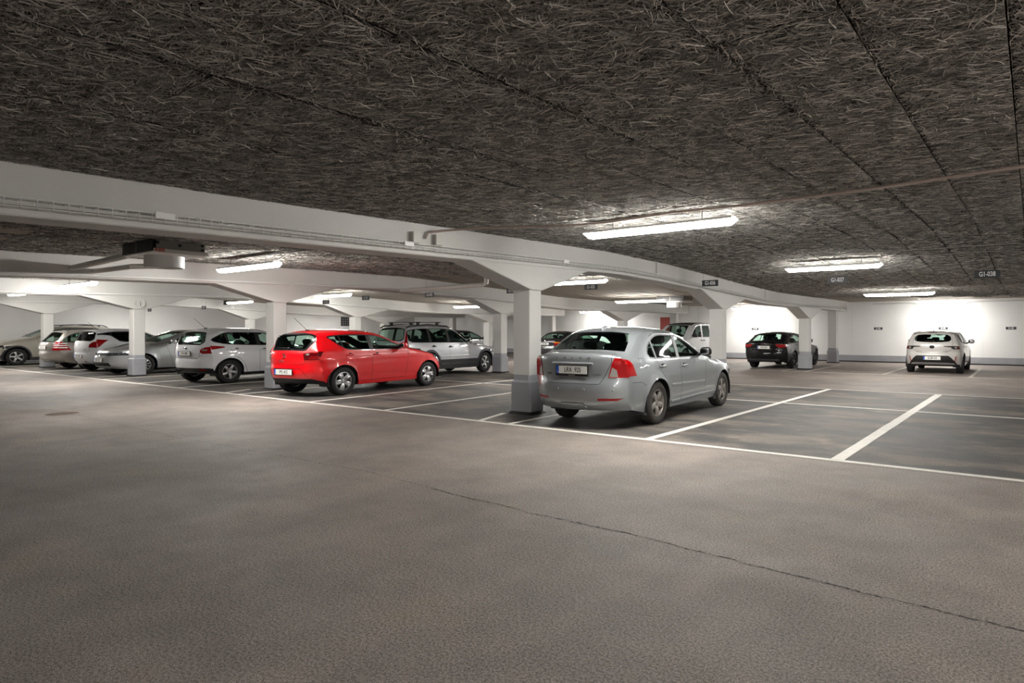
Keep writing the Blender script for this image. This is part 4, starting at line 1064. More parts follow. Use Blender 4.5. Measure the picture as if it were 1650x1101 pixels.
def nose(xf, nz=.76, cowl=(2.05, 1.0), hdr=(1.2, 1.37), H=1.45, pk=.4, bow=.38):
    x1, z1 = cowl; x2, z2 = hdr
    return [(xf - .22, .20, -.26, 0), (xf - .04, .29, -bow + .04, 0), (xf, .46, -bow, 0), (xf - .03, .60, -bow, 0), (xf - .14, nz - .05, -bow + .04, .01), (xf - .30, nz + .01, -.22, .03),
            (xf - .75, nz + (z1 - nz) * .55, -.08, .07), (x1 + .28, z1 - .035, -.08, .07), (x1 + .02, z1, -.08, .06), (x1 + (x2 - x1) * .45, z1 + (z2 - z1) * .52, -.10, .055), (x1 + (x2 - x1) * .85, z1 + (z2 - z1) * .91, -.07, .055),
            (x2 - .12, z2 + (H - z2) * .55, -.04, .065), (pk + .1, H - .004, 0, .072), (pk - .25, H - .002, 0, .075)]
def front_feats(xf, nz, cowl, hdr, hl=(.60, .72, .40), grille=(.55, .66, .30), low=(.26, .42, .5)):
    x1, z1 = cowl; x2, z2 = hdr
    return [('hood', [('t', x1 + .06, 0), ('t', x1 + .06, .60), ('t', xf - .5, .60), ('f', nz - .015, .50), ('f', nz - .015, 0)]),
            ('wscreen', [('t', x1 - .03, 0), ('t', x1 - .05, .60), ('t', x2 + .06, .50), ('t', x2 + .05, 0)]),
            ('head', [('f', hl[0], hl[2]), ('f', hl[0] + .02, .9), ('f', hl[1], .9), ('f', hl[1] - .03, hl[2] + .02)]),
            ('grille', [('f', grille[0], 0), ('f', grille[0], grille[2]), ('f', grille[1], grille[2] + .02), ('f', grille[1], 0)]),
            ('grille', [('f', low[0], 0), ('f', low[0], low[2]), ('f', low[1], low[2] - .06), ('f', low[1], 0)])]

def sedan_volvo():
    H = 1.452; cowl, hdr = (2.02, .985), (1.16, 1.36)
    P = dict(name='saloon_car', W=1.77, H=H, wb=2.64, fo=.86, ro=1.0, r=.316, rim=.205, R=.365, zb=(.965, .945), tum=.21, shl=.035, ledge=.018, tuck=.06, pw=3.2, zm=.58, prr=.13, ct=.10,
             paint=paint('silver_green_paint', (148, 153, 156), .55, .36), pillar=None, wheels=S_STY, winset=.02, tw=.20)
    P['pillar'] = mat('grey_window_frame', (132, 136, 138), .6); P['trimmat'] = mat('dark_chrome_trim', (90, 92, 94), .55)
    P['prof'] = nose(3.50, .78, cowl, hdr, H, .45) + [(-.08, 1.425, 0, .075), (-.24, 1.375, .01, .07), (-.46, 1.245, .04, .06), (-.68, 1.115, .06, .055), (-.78, 1.085, .06, .05), (-.95, 1.062, .10, .04), (-.985, 1.02, .14, .02), (-1.00, .88, .20, 0), (-1.0, .72, .23, 0), (-1.035, .635, .26, 0), (-1.04, .50, .28, 0), (-1.01, .37, .28, 0), (-.92, .27, .26, 0)]
    P['dlo'] = rnd_poly([(1.74, .965), (1.42, 1.15), (1.12, 1.275), (.80, 1.325), (.45, 1.33), (.16, 1.29), (-.08, 1.18), (-.20, 1.06), (-.16, .99), (.6, .975)], 1, .2)
    P['dloz'] = (.90, 1.42); P['pillars'] = [(.74, .86, .10), (.0, .03, .035)]
    fd = [(1.74, .30), (.80, .27), (.78, .60), (.775, .95), (.90, 1.365), (1.14, 1.335), (1.46, 1.19), (1.80, .99), (1.82, .80), (1.76, .5)]
    rd = [(.80, .27), (.44, .27), (.39, .45), (.28, .62), (.06, .80), (-.02, .96), (.0, 1.0), (.03, 1.30), (.2, 1.355), (.5, 1.38), (.90, 1.365), (.775, .95), (.78, .6)]
    P['doors'] = [fd, rd]
    P['side2'] = [('gap', band([(-.35, .86), (-.35, .99), (-.49, .99)], .006)), ('gap', band([(-.49, .99), (-.49, .86), (-.35, .86)], .006)),
                  ('red', [(-1.2, .735), (-.60, .755), (-.66, .90), (-.74, .985), (-1.2, 1.03)]),
                  ('gap', band([(-.70, .66), (-.47, .655), (-.375, .60)], .006)),
                  ('head', [(2.9, .64), (3.6, .60), (3.6, .74), (2.75, .78)])]
    P['ribbon'] = front_feats(3.5, .78, cowl, hdr) + [
        ('lid', [('t', -.74, 0), ('t', -.75, .56), ('t', -.93, .585), ('r', .95, .60), ('r', .74, .50), ('r', .645, .44), ('r', .645, 0)]),
        ('rglass', [('t', -.245, 0), ('t', -.245, .50), ('t', -.45, .585), ('t', -.655, .635), ('t', -.675, .5), ('t', -.695, 0)]),
        ('red', [('r', .735, .555), ('r', .735, .95), ('r', 1.03, .95), ('r', 1.025, .635), ('r', .93, .60)])]
    P['ribbon2'] = [('clear', [('r', .745, .568), ('r', .745, .675), ('r', .84, .66), ('r', .88, .605)]),
                    ('refl', [('r', .415, .42), ('r', .415, .66), ('r', .448, .74), ('r', .448, .42)]),
                    ('valance', [('r', .37, 0), ('r', .37, .19), ('r', .30, .22), ('r', .275, .16), ('r', .275, 0)]),
                    ('chrome', [('r', .915, 0), ('r', .915, .325), ('r', .94, .34), ('r', .94, 0)])]
    P['mirx'] = (1.32, 1.26); P['shelf'] = (-.55, -.1, .985); P['seatx'] = 1.38; P['rseatx'] = .48
    root, B, parts = build_car(P)
    plate(B, root, 'r', .835, 'LRX  925', bottom='www.bilweb.se', out=.014)
    bar = [B.pt('r', .925, y) for y in np.linspace(-.34, .34, 9)]; MB().tube([tuple(p + n * .012) for p, n in bar], .016, 8).build('boot_handle_strip', mat('satin_silver', (150, 154, 157), .4, metal=.4), root)
    for i, ch in enumerate('VOLVO'): rear_text(B, root, 'r', 1.0, .27 - .135 * i, ch, .045, M_GREYP, sx=1.3)
    rear_text(B, root, 'r', .775, -.395, 'CLASSIC', .03, M_GREYP, sx=1.2); rear_text(B, root, 'r', .775, .41, 'S40 D', .03, M_GREYP, sx=1.2)
    side_bar(B, root, [(.42, .555), (.775, .55)], P['paint']); side_bar(B, root, [(.79, .55), (1.72, .53)], P['paint'])
    side_bar(B, root, [(.44, .30), (.775, .305)], P['paint'], .02, .018, 'sill_strip'); side_bar(B, root, [(.79, .305), (2.20, .33)], P['paint'], .02, .018, 'sill_strip')
    for y in (-.62, -.22, .22, .62):
        p, n = B.pt('r', .56, y); MB().ell(tuple(p), (.016, .028, .028), 2.2).build('parking_sensor', P['paint'], root)
    door_mirror(B, root, 1.60, .985, M_BLACKP); handles(B, root, [(.92, .835), (.08 + .06, .855)], P['paint'])
    p, n = B.pt('t', -.12, 0); MB().ell((-.14, 0, p.z + .004), (.17, .07, .075), 2.4, rot=Euler((0, -.35, 0)).to_matrix()).build('roof_antenna', P['paint'], root)
    for ax, z0 in ((-.33, .2), (2.64 - .36, .2)):
        for sd in (-1, 1):
            y = float(B.Y(ax, .35)) - .01
            MB().loft([[(ax - .03, sd * (y - .24), .17), (ax + .0, sd * (y - .24), .17), (ax + .0, sd * y, .17), (ax - .04, sd * y, .17)], [(ax - .0, sd * (y - .22), .40), (ax + .02, sd * (y - .22), .40), (ax + .02, sd * (y + .008), .40), (ax - .0, sd * (y + .008), .40)]]).build('mud_flap', M_GREYP, root)
    place(root, (-4.63, 8.06), math.radians(93.3), P)
    tag(root, 'silver four-door saloon with number plate LRX 925, nearest car', 'car', 'parked cars'); return root

def hatch_red():
    H = 1.445; cowl, hdr = (1.98, 1.03), (1.08, 1.375)
    P = dict(name='hatchback_car', W=1.69, H=H, wb=2.469, fo=.86, ro=.74, r=.308, rim=.205, R=.36, zb=(.985, .955), tum=.20, shl=.035, tuck=.07, pw=2.9, zm=.60, prr=.15, ct=.10, pf=.18, scale=(1.07, 1.0, .99),
             paint=paint('red_paint', (226, 2, 18), .0, .3), wheels=I_STY, crease=(.80, .84, .010), swage=(.40, .36, .012), winset=.02, tw=.20)
    P['prof'] = nose(3.32, .78, cowl, hdr, H, .40, .44) + [(-.12, 1.425, 0, .075), (-.36, 1.385, .01, .07), (-.50, 1.345, .03, .05), (-.535, 1.305, .06, .045), (-.62, 1.14, .11, .04), (-.69, 1.00, .15, .03), (-.735, .93, .19, .02), (-.75, .82, .22, 0), (-.735, .70, .24, 0), (-.75, .62, .26, 0), (-.755, .50, .27, 0), (-.71, .36, .27, 0), (-.60, .28, .25, 0)]
    P['dlo'] = rnd_poly([(1.78, .985), (1.40, 1.19), (1.02, 1.31), (.6, 1.355), (.2, 1.35), (-.06, 1.325), (-.27, 1.285), (-.10, 1.14), (.06, 1.03), (.16, 1.005)], 1, .12)
    P['dloz'] = (.90, 1.42); P['pillars'] = [(.75, .72, .10), (.04, -.02, .02)]
    P['trimmat'] = M_BLACKP
    fd = [(1.72, .30), (.74, .29), (.73, .60), (.755, .98), (.70, 1.375), (1.05, 1.34), (1.44, 1.215), (1.80, 1.02), (1.80, .80), (1.74, .5)]
    rd = [(.74, .29), (.44, .29), (.38, .46), (.25, .66), (.08, .80), (.02, .98), (-.05, 1.06), (-.16, 1.20), (-.20, 1.30), (.0, 1.355), (.3, 1.375), (.70, 1.375), (.755, .98), (.73, .6)]
    P['doors'] = [fd, rd]
    P['side2'] = [('head', [(2.75, .68), (3.5, .60), (3.5, .76), (2.62, .80)]), ('dred', [(-1.0, .80), (-.50, .86), (-.44, .965), (-1.0, .985)]), ('black', [(-1.2, .2), (-.33, .2), (-.36, .30), (-1.2, .315)])]
    P['ribbon'] = front_feats(3.32, .78, cowl, hdr, grille=(.58, .68, .28)) + [
        ('gate', [('t', -.40, 0), ('t', -.40, .56), ('r', 1.20, .60), ('r', .95, .55), ('r', .72, .50), ('r', .69, .44), ('r', .69, 0)]),
        ('gloss', [('t', -.45, 0), ('t', -.46, .57), ('r', 1.30, .635), ('r', 1.0, .50), ('r', .985, .44), ('r', .985, 0)]),
        ('rglass', [('r', 1.325, 0), ('r', 1.325, .50), ('r', 1.28, .555), ('r', 1.03, .45), ('r', 1.015, 0)]),
        ('dred', [('r', .79, .50), ('r', .80, .95), ('r', .985, .95), ('r', .965, .60), ('r', .93, .47)]),
        ('black', [('r', .275, 0), ('r', .275, 1), ('r', .315, 1), ('r', .33, .75), ('r', .39, .60), ('r', .40, 0)])]
    P['ribbon2'] = [('red', [('r', .805, .57), ('r', .81, .95), ('r', .90, .95), ('r', .87, .62)]), ('clear', [('r', .905, .52), ('r', .895, .58), ('r', .935, .59), ('r', .94, .55)]),
                    ('gap', band_r([('r', .60, .0), ('r', .60, .42), ('r', .50, .50), ('r', .42, .56)], .012))]
    P['mirx'] = (1.25, 1.29); P['shelf'] = (-.55, .05, .97); P['seatx'] = 1.32; P['rseatx'] = .47
    root, B, parts = build_car(P)
    plate(B, root, 'r', .535, 'PFL 412', out=.02)
    rear_text(B, root, 'r', .765, .10, 'IBIZA', .055, M_CHROME, sx=1.2, out=.006)
    badge(B, root, 'r', .885, 0, [('bar', -.055, .03, .05, .045, .008), ('bar', -.055, .03, -.03, .0, .008), ('bar', -.03, .0, .035, -.005, .008), ('bar', .035, -.005, .055, -.03, .008), ('bar', .055, -.03, -.045, -.045, .008)])
    wiper(B, root, 1.03, -.04, .34)
    door_mirror(B, root, 1.55, 1.0, P['paint']); handles(B, root, [(.88, .87), (.16, .88)], P['paint'])
    antenna(B, root, -.22)
    place(root, (-12.42, 8.0), math.radians(99.5), P)
    tag(root, 'bright red five-door hatchback with number plate PFL 412', 'car', 'parked cars'); return root

def band_r(poly, wd):
    """thin polygon along a ribbon polyline (kept in (kind, value, y))"""
    return [(k, v + wd / 2, y) for k, v, y in poly] + [(k, v - wd / 2, y) for k, v, y in poly[::-1]]

def hatch_generic(name, label, col, W=1.8, H=1.47, wb=2.648, fo=.9, ro=.80, r=.316, rim=.205, rear=None, dlo=None, feats=None, side=None, sty=F_STY, at=(0, 0), head=90, which=-1, roof=None, belt=(1.0, .96), nz=.80, cowl=None, hdr=None, extra=None, doors=None, pillars=None, post=None, scale=(1, 1, 1), cpk=.4, **kw):
    cowl = cowl or (wb - .62, 1.03); hdr = hdr or (wb - 1.45, H - .07)
    P = dict(name=name, W=W, H=H, wb=wb, fo=fo, ro=ro, r=r, rim=rim, R=kw.pop('R', r + .05), zb=belt, tum=kw.pop('tum', .20), shl=.04, tuck=.07, pw=kw.pop('pw', 3.0), zm=.60, prr=kw.pop('prr', .14), ct=.09, scale=scale, paint=col, wheels=sty, winset=.02, step=kw.pop('step', .06), **kw)
    xf = wb + fo
    P['prof'] = nose(xf, nz, cowl, hdr, H, cpk) + rear
    P['dlo'] = dlo or rnd_poly([(wb - .88, belt[1] + .03), (wb - 1.25, H - .27), (wb - 1.6, H - .135), (.6, H - .095), (.2, H - .10), (-.1, H - .14), (-.33, H - .24), (-.30, belt[0] + .09), (-.1, belt[0] + .03)], 1, .15)
    P['dloz'] = (belt[0] - .1, H - .02); P['pillars'] = pillars if pillars is not None else [(.82, .80, .10), (-.0, -.06, .05)]
    m = wb - .92
    P['doors'] = doors if doors is not None else [[(m, .29), (.82, .28), (.81, .7), (.82, belt[0]), (.80, H - .075), (wb - 1.55, H - .105), (wb - 1.2, H - .25), (wb - .82, belt[1] + .05), (wb - .84, .8), (m + .02, .5)],
                                                    [(.82, .28), (.48, .28), (.41, .47), (.26, .66), (.06, .80), (.0, belt[0]), (-.10, H - .16), (.2, H - .075), (.80, H - .075), (.82, belt[0]), (.81, .7)]]
    P['ribbon'] = front_feats(xf, nz, cowl, hdr, **(extra or {})) + (feats or [])
    P['side2'] = [('head', [(xf - .62, .69), (xf + .2, .60), (xf + .2, .75), (xf - .75, .80)])] + (side or [])
    P['seatx'] = wb * .52; P['rseatx'] = wb * .52 - .83; P['mirx'] = (wb - 1.28, H - .16)
    root, B, parts = build_car(P)
    if post: post(P, B, root)
    place(root, at, math.radians(head), P, which)
    tag(root, label, 'car', 'parked cars'); return root, B, P

def R_HATCH(H, ro, slant=.30):
    return [(-.1, H - .02, 0, .075), (-ro + .38, H - .06, .01, .07), (-ro + .24, H - .105, .03, .05), (-ro + .20, H - .145, .06, .045), (-ro + .12, H - .30, .11, .04), (-ro + .05, H - .44, .15, .03), (-ro + .02, .93, .18, .02), (-ro, .80, .22, 0), (-ro + .015, .68, .24, 0), (-ro - .005, .60, .26, 0), (-ro, .48, .27, 0), (-ro + .05, .35, .27, 0), (-ro + .16, .28, .25, 0)]
def G_HATCH(H, gz, gy=(.52, .60), gt=.12, low=.36, lowm='black'):
    return [('gate', [('r', H - .045, 0), ('r', H - .05, .56), ('r', H - .3, .60), ('r', .95, .58), ('r', .72, .52), ('r', .67, .46), ('r', .67, 0)]),
            ('gloss', [('r', H - gt + .02, 0), ('r', H - gt + .015, gy[0] + .03), ('r', gz + .06, gy[1] + .03), ('r', gz - .02, gy[1] - .06), ('r', gz - .025, 0)]),
            ('rglass', [('r', H - gt, 0), ('r', H - gt, gy[0]), ('r', gz + .08, gy[1]), ('r', gz + .01, gy[1] - .10), ('r', gz, 0)]),
            (lowm, [('r', .275, 0), ('r', .275, 1), ('r', low - .04, 1), ('r', low, .7), ('r', low, 0)])]

def all_cars():
    sedan_volvo(); hatch_red()
    # white hatchback with arrow-shaped tail lights
    def post(P, B, root):
        plate(B, root, 'r', .80, 'FTH 908', out=.016); badge(B, root, 'r', .935, 0, [('disc', 0, 0, .06, .028)], m=mat('navy_badge', (28, 36, 70), .2, coat=1)); badge(B, root, 'r', .935, 0, [('ring', 0, 0, .06, .028, .004)], out=.008)
        door_mirror(B, root, 1.68, 1.0, P['paint']); handles(B, root, [(.95, .88), (.18, .90)], P['paint']); antenna(B, root, -.12)
        rear_text(B, root, 'r', .70, .36, 'Focus', .035, M_GREYP); rear_text(B, root, 'r', .68, -.42, 'TDCi', .035, M_BLACKP)
        p, n = B.pt('r', .40, .30); MB().tube([(p.x + .1, .30, .36), (p.x - .07, .30, .33)], .03, 10).ell((p.x - .08, .30, .37), (.06, .06, .06), 2.2).build('tow_bar', M_BLACKP, root)
    white = paint('white_paint', (216, 218, 221), 0, .3)
    hatch_generic('hatchback_car', 'white five-door hatchback with arrow-shaped red tail lights, left of the red car', white, 1.80, 1.484, 2.648, .91, .66, rear=R_HATCH(1.484, .66), at=(-17.85, 8.2), head=97, crease=(.84, .86, .008),
        dlo=rnd_poly([(1.80, 1.0), (1.42, 1.22), (1.05, 1.34), (.6, 1.39), (.2, 1.38), (-.1, 1.32), (-.40, 1.17), (-.36, 1.12), (-.1, 1.06), (.4, 1.03)], 1, .15),
        feats=G_HATCH(1.484, 1.05, (.50, .58), low=.42, lowm='black') + [('red', [('r', .83, .56), ('r', .80, .62), ('r', .80, 1), ('r', 1.06, 1), ('r', .98, .66), ('r', .90, .545)]), ('clear', [('r', .885, .57), ('r', .875, .70), ('r', .925, .74), ('r', .925, .62)]), ('refl', [('r', .355, .50), ('r', .355, .62), ('r', .39, .68), ('r', .39, .50)])],
        side=[('red', [(-1.0, .80), (-.52, .81), (-.44, .90), (-.12, .955), (-.14, .985), (-.44, 1.01), (-.62, 1.07), (-1, 1.06)]), ('black', [(-1.2, .2), (-.30, .2), (-.35, .36), (-1.2, .40)]), ('black', [(.3, .2), (2.4, .2), (2.4, .285), (.3, .285)])], post=post, shelf=(-.42, 0, 1.0))
    # silver hatchback facing the aisle
    silver = paint('silver_paint', (176, 178, 180), .7, .32)
    def post(P, B, root):
        plate(B, root, 'f', .485, 'DUY 31Y', out=.02); door_mirror(B, root, 1.86, 1.0, P['paint'], (.12, .22, .13)); handles(B, root, [(.95, .86), (.14, .88)], P['paint'])
        badge(B, root, 'f', .665, 0, [('ring', 0, 0, .055, .055, .006), ('bar', -.04, .035, -.012, -.035, .005), ('bar', -.012, -.035, 0, -.005, .005), ('bar', 0, -.005, .012, -.035, .005), ('bar', .012, -.035, .04, .035, .005)])
        for y in (.50, .66):
            for sd in (-1, 1):
                p, n = B.pt('f', .675, y * sd); MB().ell(tuple(p), (.02, .06, .06), 2.2).build('headlight_lens', M_CHROME, root)
        antenna(B, root, -.2, fin=True)
    hatch_generic('hatchback_car', 'silver hatchback facing the aisle, its nose half hidden by a column', silver, 1.79, 1.46, 2.637, .86, .78, rear=R_HATCH(1.46, .78), at=(-24.0, 10.95), head=-84, which=1, sty=G_STY, cowl=(2.22, 1.03), hdr=(1.28, 1.39), nz=.82,
        dlo=rnd_poly([(1.98, 1.0), (1.6, 1.2), (1.2, 1.32), (.6, 1.365), (.2, 1.36), (-.1, 1.32), (-.33, 1.22), (-.30, 1.09), (-.1, 1.03)], 1, .15), doors=[[(1.80, .29), (.82, .28), (.81, .7), (.82, 1.0), (.80, 1.385), (1.25, 1.355), (1.65, 1.22), (2.03, 1.02), (1.95, .8), (1.85, .5)], [(.82, .28), (.48, .28), (.41, .47), (.26, .66), (.06, .80), (.0, 1.0), (-.10, 1.30), (.2, 1.385), (.80, 1.385), (.82, 1.0), (.81, .7)]],
        extra=dict(hl=(.615, .735, .36), grille=(.625, .70, .37), low=(.30, .40, .52)), feats=G_HATCH(1.46, 1.04), post=post, R=.375, side=[('chrome', [(3.35, .205), (3.8, .22), (3.8, .25), (3.3, .235)])])
    # white small hatchback with big red lights
    def post(P, B, root):
        plate(B, root, 'r', .54, 'RGU 42M', out=.02); rear_text(B, root, 'r', .93, 0, 'S', .10, M_CHROME); rear_text(B, root, 'r', .76, -.36, 'SWIFT', .04, M_GREYP); antenna(B, root, -.15, .36); door_mirror(B, root, 1.55, 1.02, P['paint'])
    hatch_generic('hatchback_car', 'white small hatchback with large rounded red tail lights, beside the grey estate', white, 1.72, 1.495, 2.45, .74, .68, rear=R_HATCH(1.495, .68), at=(-26.55, 8.45), head=96, pillar=M_BLACKP, glass=M_GLASSD, trimw=.03,
        dlo=rnd_poly([(1.62, 1.03), (1.25, 1.25), (.9, 1.36), (.5, 1.385), (-.1, 1.37), (-.42, 1.33), (-.30, 1.30), (-.05, 1.27), (.20, 1.05)], 1, .1),
        feats=G_HATCH(1.495, 1.08, (.54, .60), low=.30, lowm='valance') + [('red', [('r', .84, .52), ('r', .83, 1), ('r', 1.10, 1), ('r', 1.06, .66), ('r', .95, .53)]), ('refl', [('r', .33, .30), ('r', .33, .37), ('r', .37, .37), ('r', .37, .30)])],
        side=[('red', [(-1, .83), (-.42, .85), (-.28, 1.0), (-.14, 1.09), (-.40, 1.11), (-1, 1.10)])], post=post, shelf=(-.36, 0, 1.05))
    # grey estate
    grey = paint('bronze_grey_paint', (142, 136, 130), .65, .35)
    def R_EST(H, ro): return [(-.3, H - .02, 0, .07), (-ro + .52, H - .05, .01, .065), (-ro + .40, H - .09, .03, .05), (-ro + .36, H - .13, .05, .045), (-ro + .20, H - .32, .10, .04), (-ro + .06, 1.0, .15, .03), (-ro + .03, .92, .18, .02), (-ro + .01, .80, .20, 0), (-ro + .015, .66, .22, 0), (-ro - .01, .60, .25, 0), (-ro, .48, .26, 0), (-ro + .06, .34, .26, 0), (-ro + .18, .27, .24, 0)]
    def post(P, B, root):
        plate(B, root, 'r', .80, 'XCG 713', out=.016, blue=False); door_mirror(B, root, 1.75, .98, P['paint'])
        for sd in (-1, 1):
            MB().tube([(-.55, sd * .56, 1.40), (-.45, sd * .56, 1.455), (.3, sd * .57, 1.49), (1.0, sd * .56, 1.46), (1.1, sd * .56, 1.42)], .014, 8).build('roof_rail', M_BLACKP, root)
    root, B, P = hatch_generic('estate_car', 'bronze-grey estate car with triangular striped tail lights beside the column', grey, 1.74, 1.465, 2.715, .78, 1.05, rear=R_EST(1.465, 1.05), at=(-29.2, 8.52), head=95, belt=(.97, .95),
        dlo=rnd_poly([(1.85, .98), (1.5, 1.18), (1.1, 1.31), (.6, 1.37), (0, 1.365), (-.4, 1.29), (-.68, 1.12), (-.72, 1.03), (-.5, 1.0)], 1, .15), pillars=[(.85, .83, .10), (.02, -.02, .08)],
        feats=G_HATCH(1.465, 1.03, (.48, .58), low=.30, lowm='valance') + [('red', [('r', .70, .55), ('r', .70, 1), ('r', 1.03, 1), ('r', 1.03, .62)])],
        side=[('red', [(-1.2, .70), (-.50, .70), (-.62, .86), (-.80, 1.03), (-1.2, 1.03)])], post=post)
    for z in (.80, .875, .945):
        for sd in (-1, 1):
            pts = [B.pt('r', z, sd * y) for y in np.linspace(.60, .74, 5)]
            e = [B.sp(x, z) for x in np.linspace(-.86, -.62, 5)]
            MB().tube([tuple(p + n * .01) for p, n in pts], .012, 6).tube([(q.x, sd * (q.y + .008), q.z) for q in e], .012, 6).build('light_stripe', M_PLATE, root)
    # beige SUV facing the aisle at the far left
    beige = paint('warm_grey_paint', (186, 182, 170), .25, .32)
    def post(P, B, root):
        door_mirror(B, root, 1.86, 1.15, P['paint']); handles(B, root, [(.95, .97), (.14, .99)], P['paint']); plate(B, root, 'f', .52, 'KMD 58L', out=.02)
        for sd in (-1, 1): MB().tube([(-.45, sd * .60, 1.58), (-.3, sd * .60, 1.655), (.4, sd * .61, 1.69), (1.1, sd * .60, 1.655), (1.25, sd * .60, 1.60)], .017, 8).build('roof_rail', M_BLACKP, root)
        antenna(B, root, -.3, fin=True)
    Rs = R_HATCH(1.65, .9)
    hatch_generic('sport_utility_car', 'warm grey SUV with dark wheel arches behind the far left column', beige, 1.84, 1.65, 2.68, .86, .90, r=.345, rim=.225, rear=Rs, at=(-34.75, 10.45), head=-88, which=1, belt=(1.10, 1.06), nz=.92, R=.41, cowl=(2.26, 1.15), hdr=(1.34, 1.575), seatz=.58,
        dlo=rnd_poly([(2.0, 1.15), (1.66, 1.37), (1.3, 1.5), (.6, 1.555), (.2, 1.55), (-.1, 1.51), (-.40, 1.40), (-.36, 1.2), (-.1, 1.14)], 1, .15), 
        extra=dict(hl=(.72, .84, .42), grille=(.66, .82, .40)), feats=G_HATCH(1.65, 1.15),
        doors=[[(1.86, .34), (.82, .34), (.82, 1.1), (.80, 1.57), (1.3, 1.54), (1.7, 1.38), (2.06, 1.16), (1.98, .8), (1.90, .5)], [(.82, .34), (.50, .34), (.46, .50), (.34, .68), (.08, .86), (.0, 1.1), (-.1, 1.48), (.2, 1.57), (.80, 1.57), (.82, 1.1)]],
        side=[('clad', [(.41, .2), (2.27, .2), (2.27, .33), (.41, .33)]), ('archclad', arc_band(0, .345, .405, .47)), ('archclad', arc_band(2.68, .345, .405, .47)), ('clad', [(3.08, .2), (3.8, .2), (3.8, .40), (3.10, .44)])], post=post)
    # silver estate with black cladding and roof bars
    def post(P, B, root):
        side_bar(B, root, [(.48, .37), (.91, .37)], M_CHROME, .012, .02, 'chrome_strip'); side_bar(B, root, [(.93, .37), (2.34, .37)], M_CHROME, .012, .02, 'chrome_strip'); side_bar(B, root, [(.44, .60), (2.40, .62)], P['paint'], .02, .012)
        door_mirror(B, root, 1.80, 1.02, M_CHROME); handles(B, root, [(.96, .90), (.16, .92)], M_BLACKP)
        for sd in (-1, 1): MB().tube([(-.78, sd * .60, 1.49), (-.62, sd * .60, 1.55), (.2, sd * .61, 1.60), (1.1, sd * .60, 1.55), (1.42, sd * .60, 1.42)], .02, 8).build('roof_rail', M_BLACKP, root)
        for x in (-.28, .62):
            z = 1.66 if x > 0 else 1.655
            o = MB().box(x - .03, x + .03, -.74, .74, z, z + .025).build('roof_bar', M_GREYP, root, smooth=False)
            for sd in (-1, 1): MB().ell((x, sd * .61, z - .025), (.14, .07, .09), 3).build('bar_foot', M_BLACKP, o)
    Re = [(-.3, 1.585, 0, .07), (-.66, 1.55, .01, .065), (-.80, 1.51, .03, .05), (-.85, 1.45, .05, .045), (-.95, 1.25, .10, .04), (-1.05, 1.03, .15, .03), (-1.08, .92, .18, .02), (-1.09, .80, .20, 0), (-1.09, .66, .22, 0), (-1.12, .60, .25, 0), (-1.11, .48, .26, 0), (-1.05, .36, .26, 0), (-.95, .29, .24, 0)]
    hatch_generic('estate_car', 'silver estate car with black lower cladding and roof bars, behind the red car', paint('light_silver_paint', (206, 208, 213), .35, .32), 1.87, 1.60, 2.815, .92, 1.1, r=.345, rim=.22, rear=Re, at=(-15.45, 12.85), scale=(.85, 1, 1), head=92, belt=(1.0, .98), nz=.85, R=.40, cowl=(2.12, 1.05), hdr=(1.30, 1.50), seatz=.52, glass=M_GLASS, cpk=.5,
        dlo=rnd_poly([(1.93, 1.04), (1.60, 1.25), (1.25, 1.42), (.9, 1.475), (.2, 1.49), (-.5, 1.46), (-.80, 1.40), (-.84, 1.12), (-.7, 1.06)], 1, .12), pillars=[(.92, .88, .10), (.05, .02, .11)],
        doors=[[(1.86, .33), (.92, .33), (.92, 1.0), (.90, 1.51), (1.27, 1.47), (1.65, 1.29), (2.0, 1.06), (1.96, .8), (1.90, .5)], [(.92, .33), (.52, .33), (.46, .50), (.34, .68), (.10, .84), (.0, 1.0), (.0, 1.5), (.3, 1.52), (.90, 1.51), (.92, 1.0)]],
        feats=G_HATCH(1.6, 1.12) + [('red', [('r', .72, .62), ('r', .72, 1), ('r', 1.50, 1), ('r', 1.50, .60), ('r', 1.1, .68)])],
        side=[('clad', [(.40, .2), (2.42, .2), (2.42, .50), (.40, .50)]), ('archclad', arc_band(0, .345, .395, .475)), ('archclad', arc_band(2.815, .345, .395, .475)), ('clad', [(3.2, .2), (4, .2), (4, .42), (3.22, .45)]), ('red', [(-1.3, .74), (-.86, .76), (-.90, 1.1), (-.80, 1.46), (-1.3, 1.5)])], post=post)
    # dark hatchback nosing to the back wall
    dark = paint('charcoal_paint', (44, 46, 50), .3, .3)
    hatch_generic('hatchback_car', 'charcoal hatchback by the back wall, just right of the silver estate roof', dark, 1.78, 1.47, 2.6, .86, .78, rear=R_HATCH(1.47, .78), at=(-24.9, 22.6), head=92, feats=G_HATCH(1.47, 1.05), post=lambda P, B, root: door_mirror(B, root, 1.7, 1.0, P['paint']))
    # old dark saloon
    def R_SED(H, ro, dz=1.03): return [(-.02, H - .03, 0, .07), (-.2, H - .085, .01, .065), (-.42, H - .22, .04, .055), (-.62, dz + .04, .05, .05), (-.72, dz + .01, .05, .045), (-ro + .06, dz - .02, .08, .04), (-ro + .015, dz - .06, .10, .02), (-ro, .86, .13, 0), (-ro, .70, .15, 0), (-ro - .04, .62, .18, 0), (-ro - .04, .48, .2, 0), (-ro + .02, .34, .2, 0), (-ro + .14, .27, .2, 0)]
    def F_SED(dz, H): return [('lid', [('t', -.70, 0), ('t', -.71, .58), ('r', dz - .08, .62), ('r', .72, .60), ('r', .66, .5), ('r', .66, 0)]), ('rglass', [('t', -.22, 0), ('t', -.22, .48), ('t', -.40, .55), ('t', -.60, .60), ('t', -.62, 0)])]
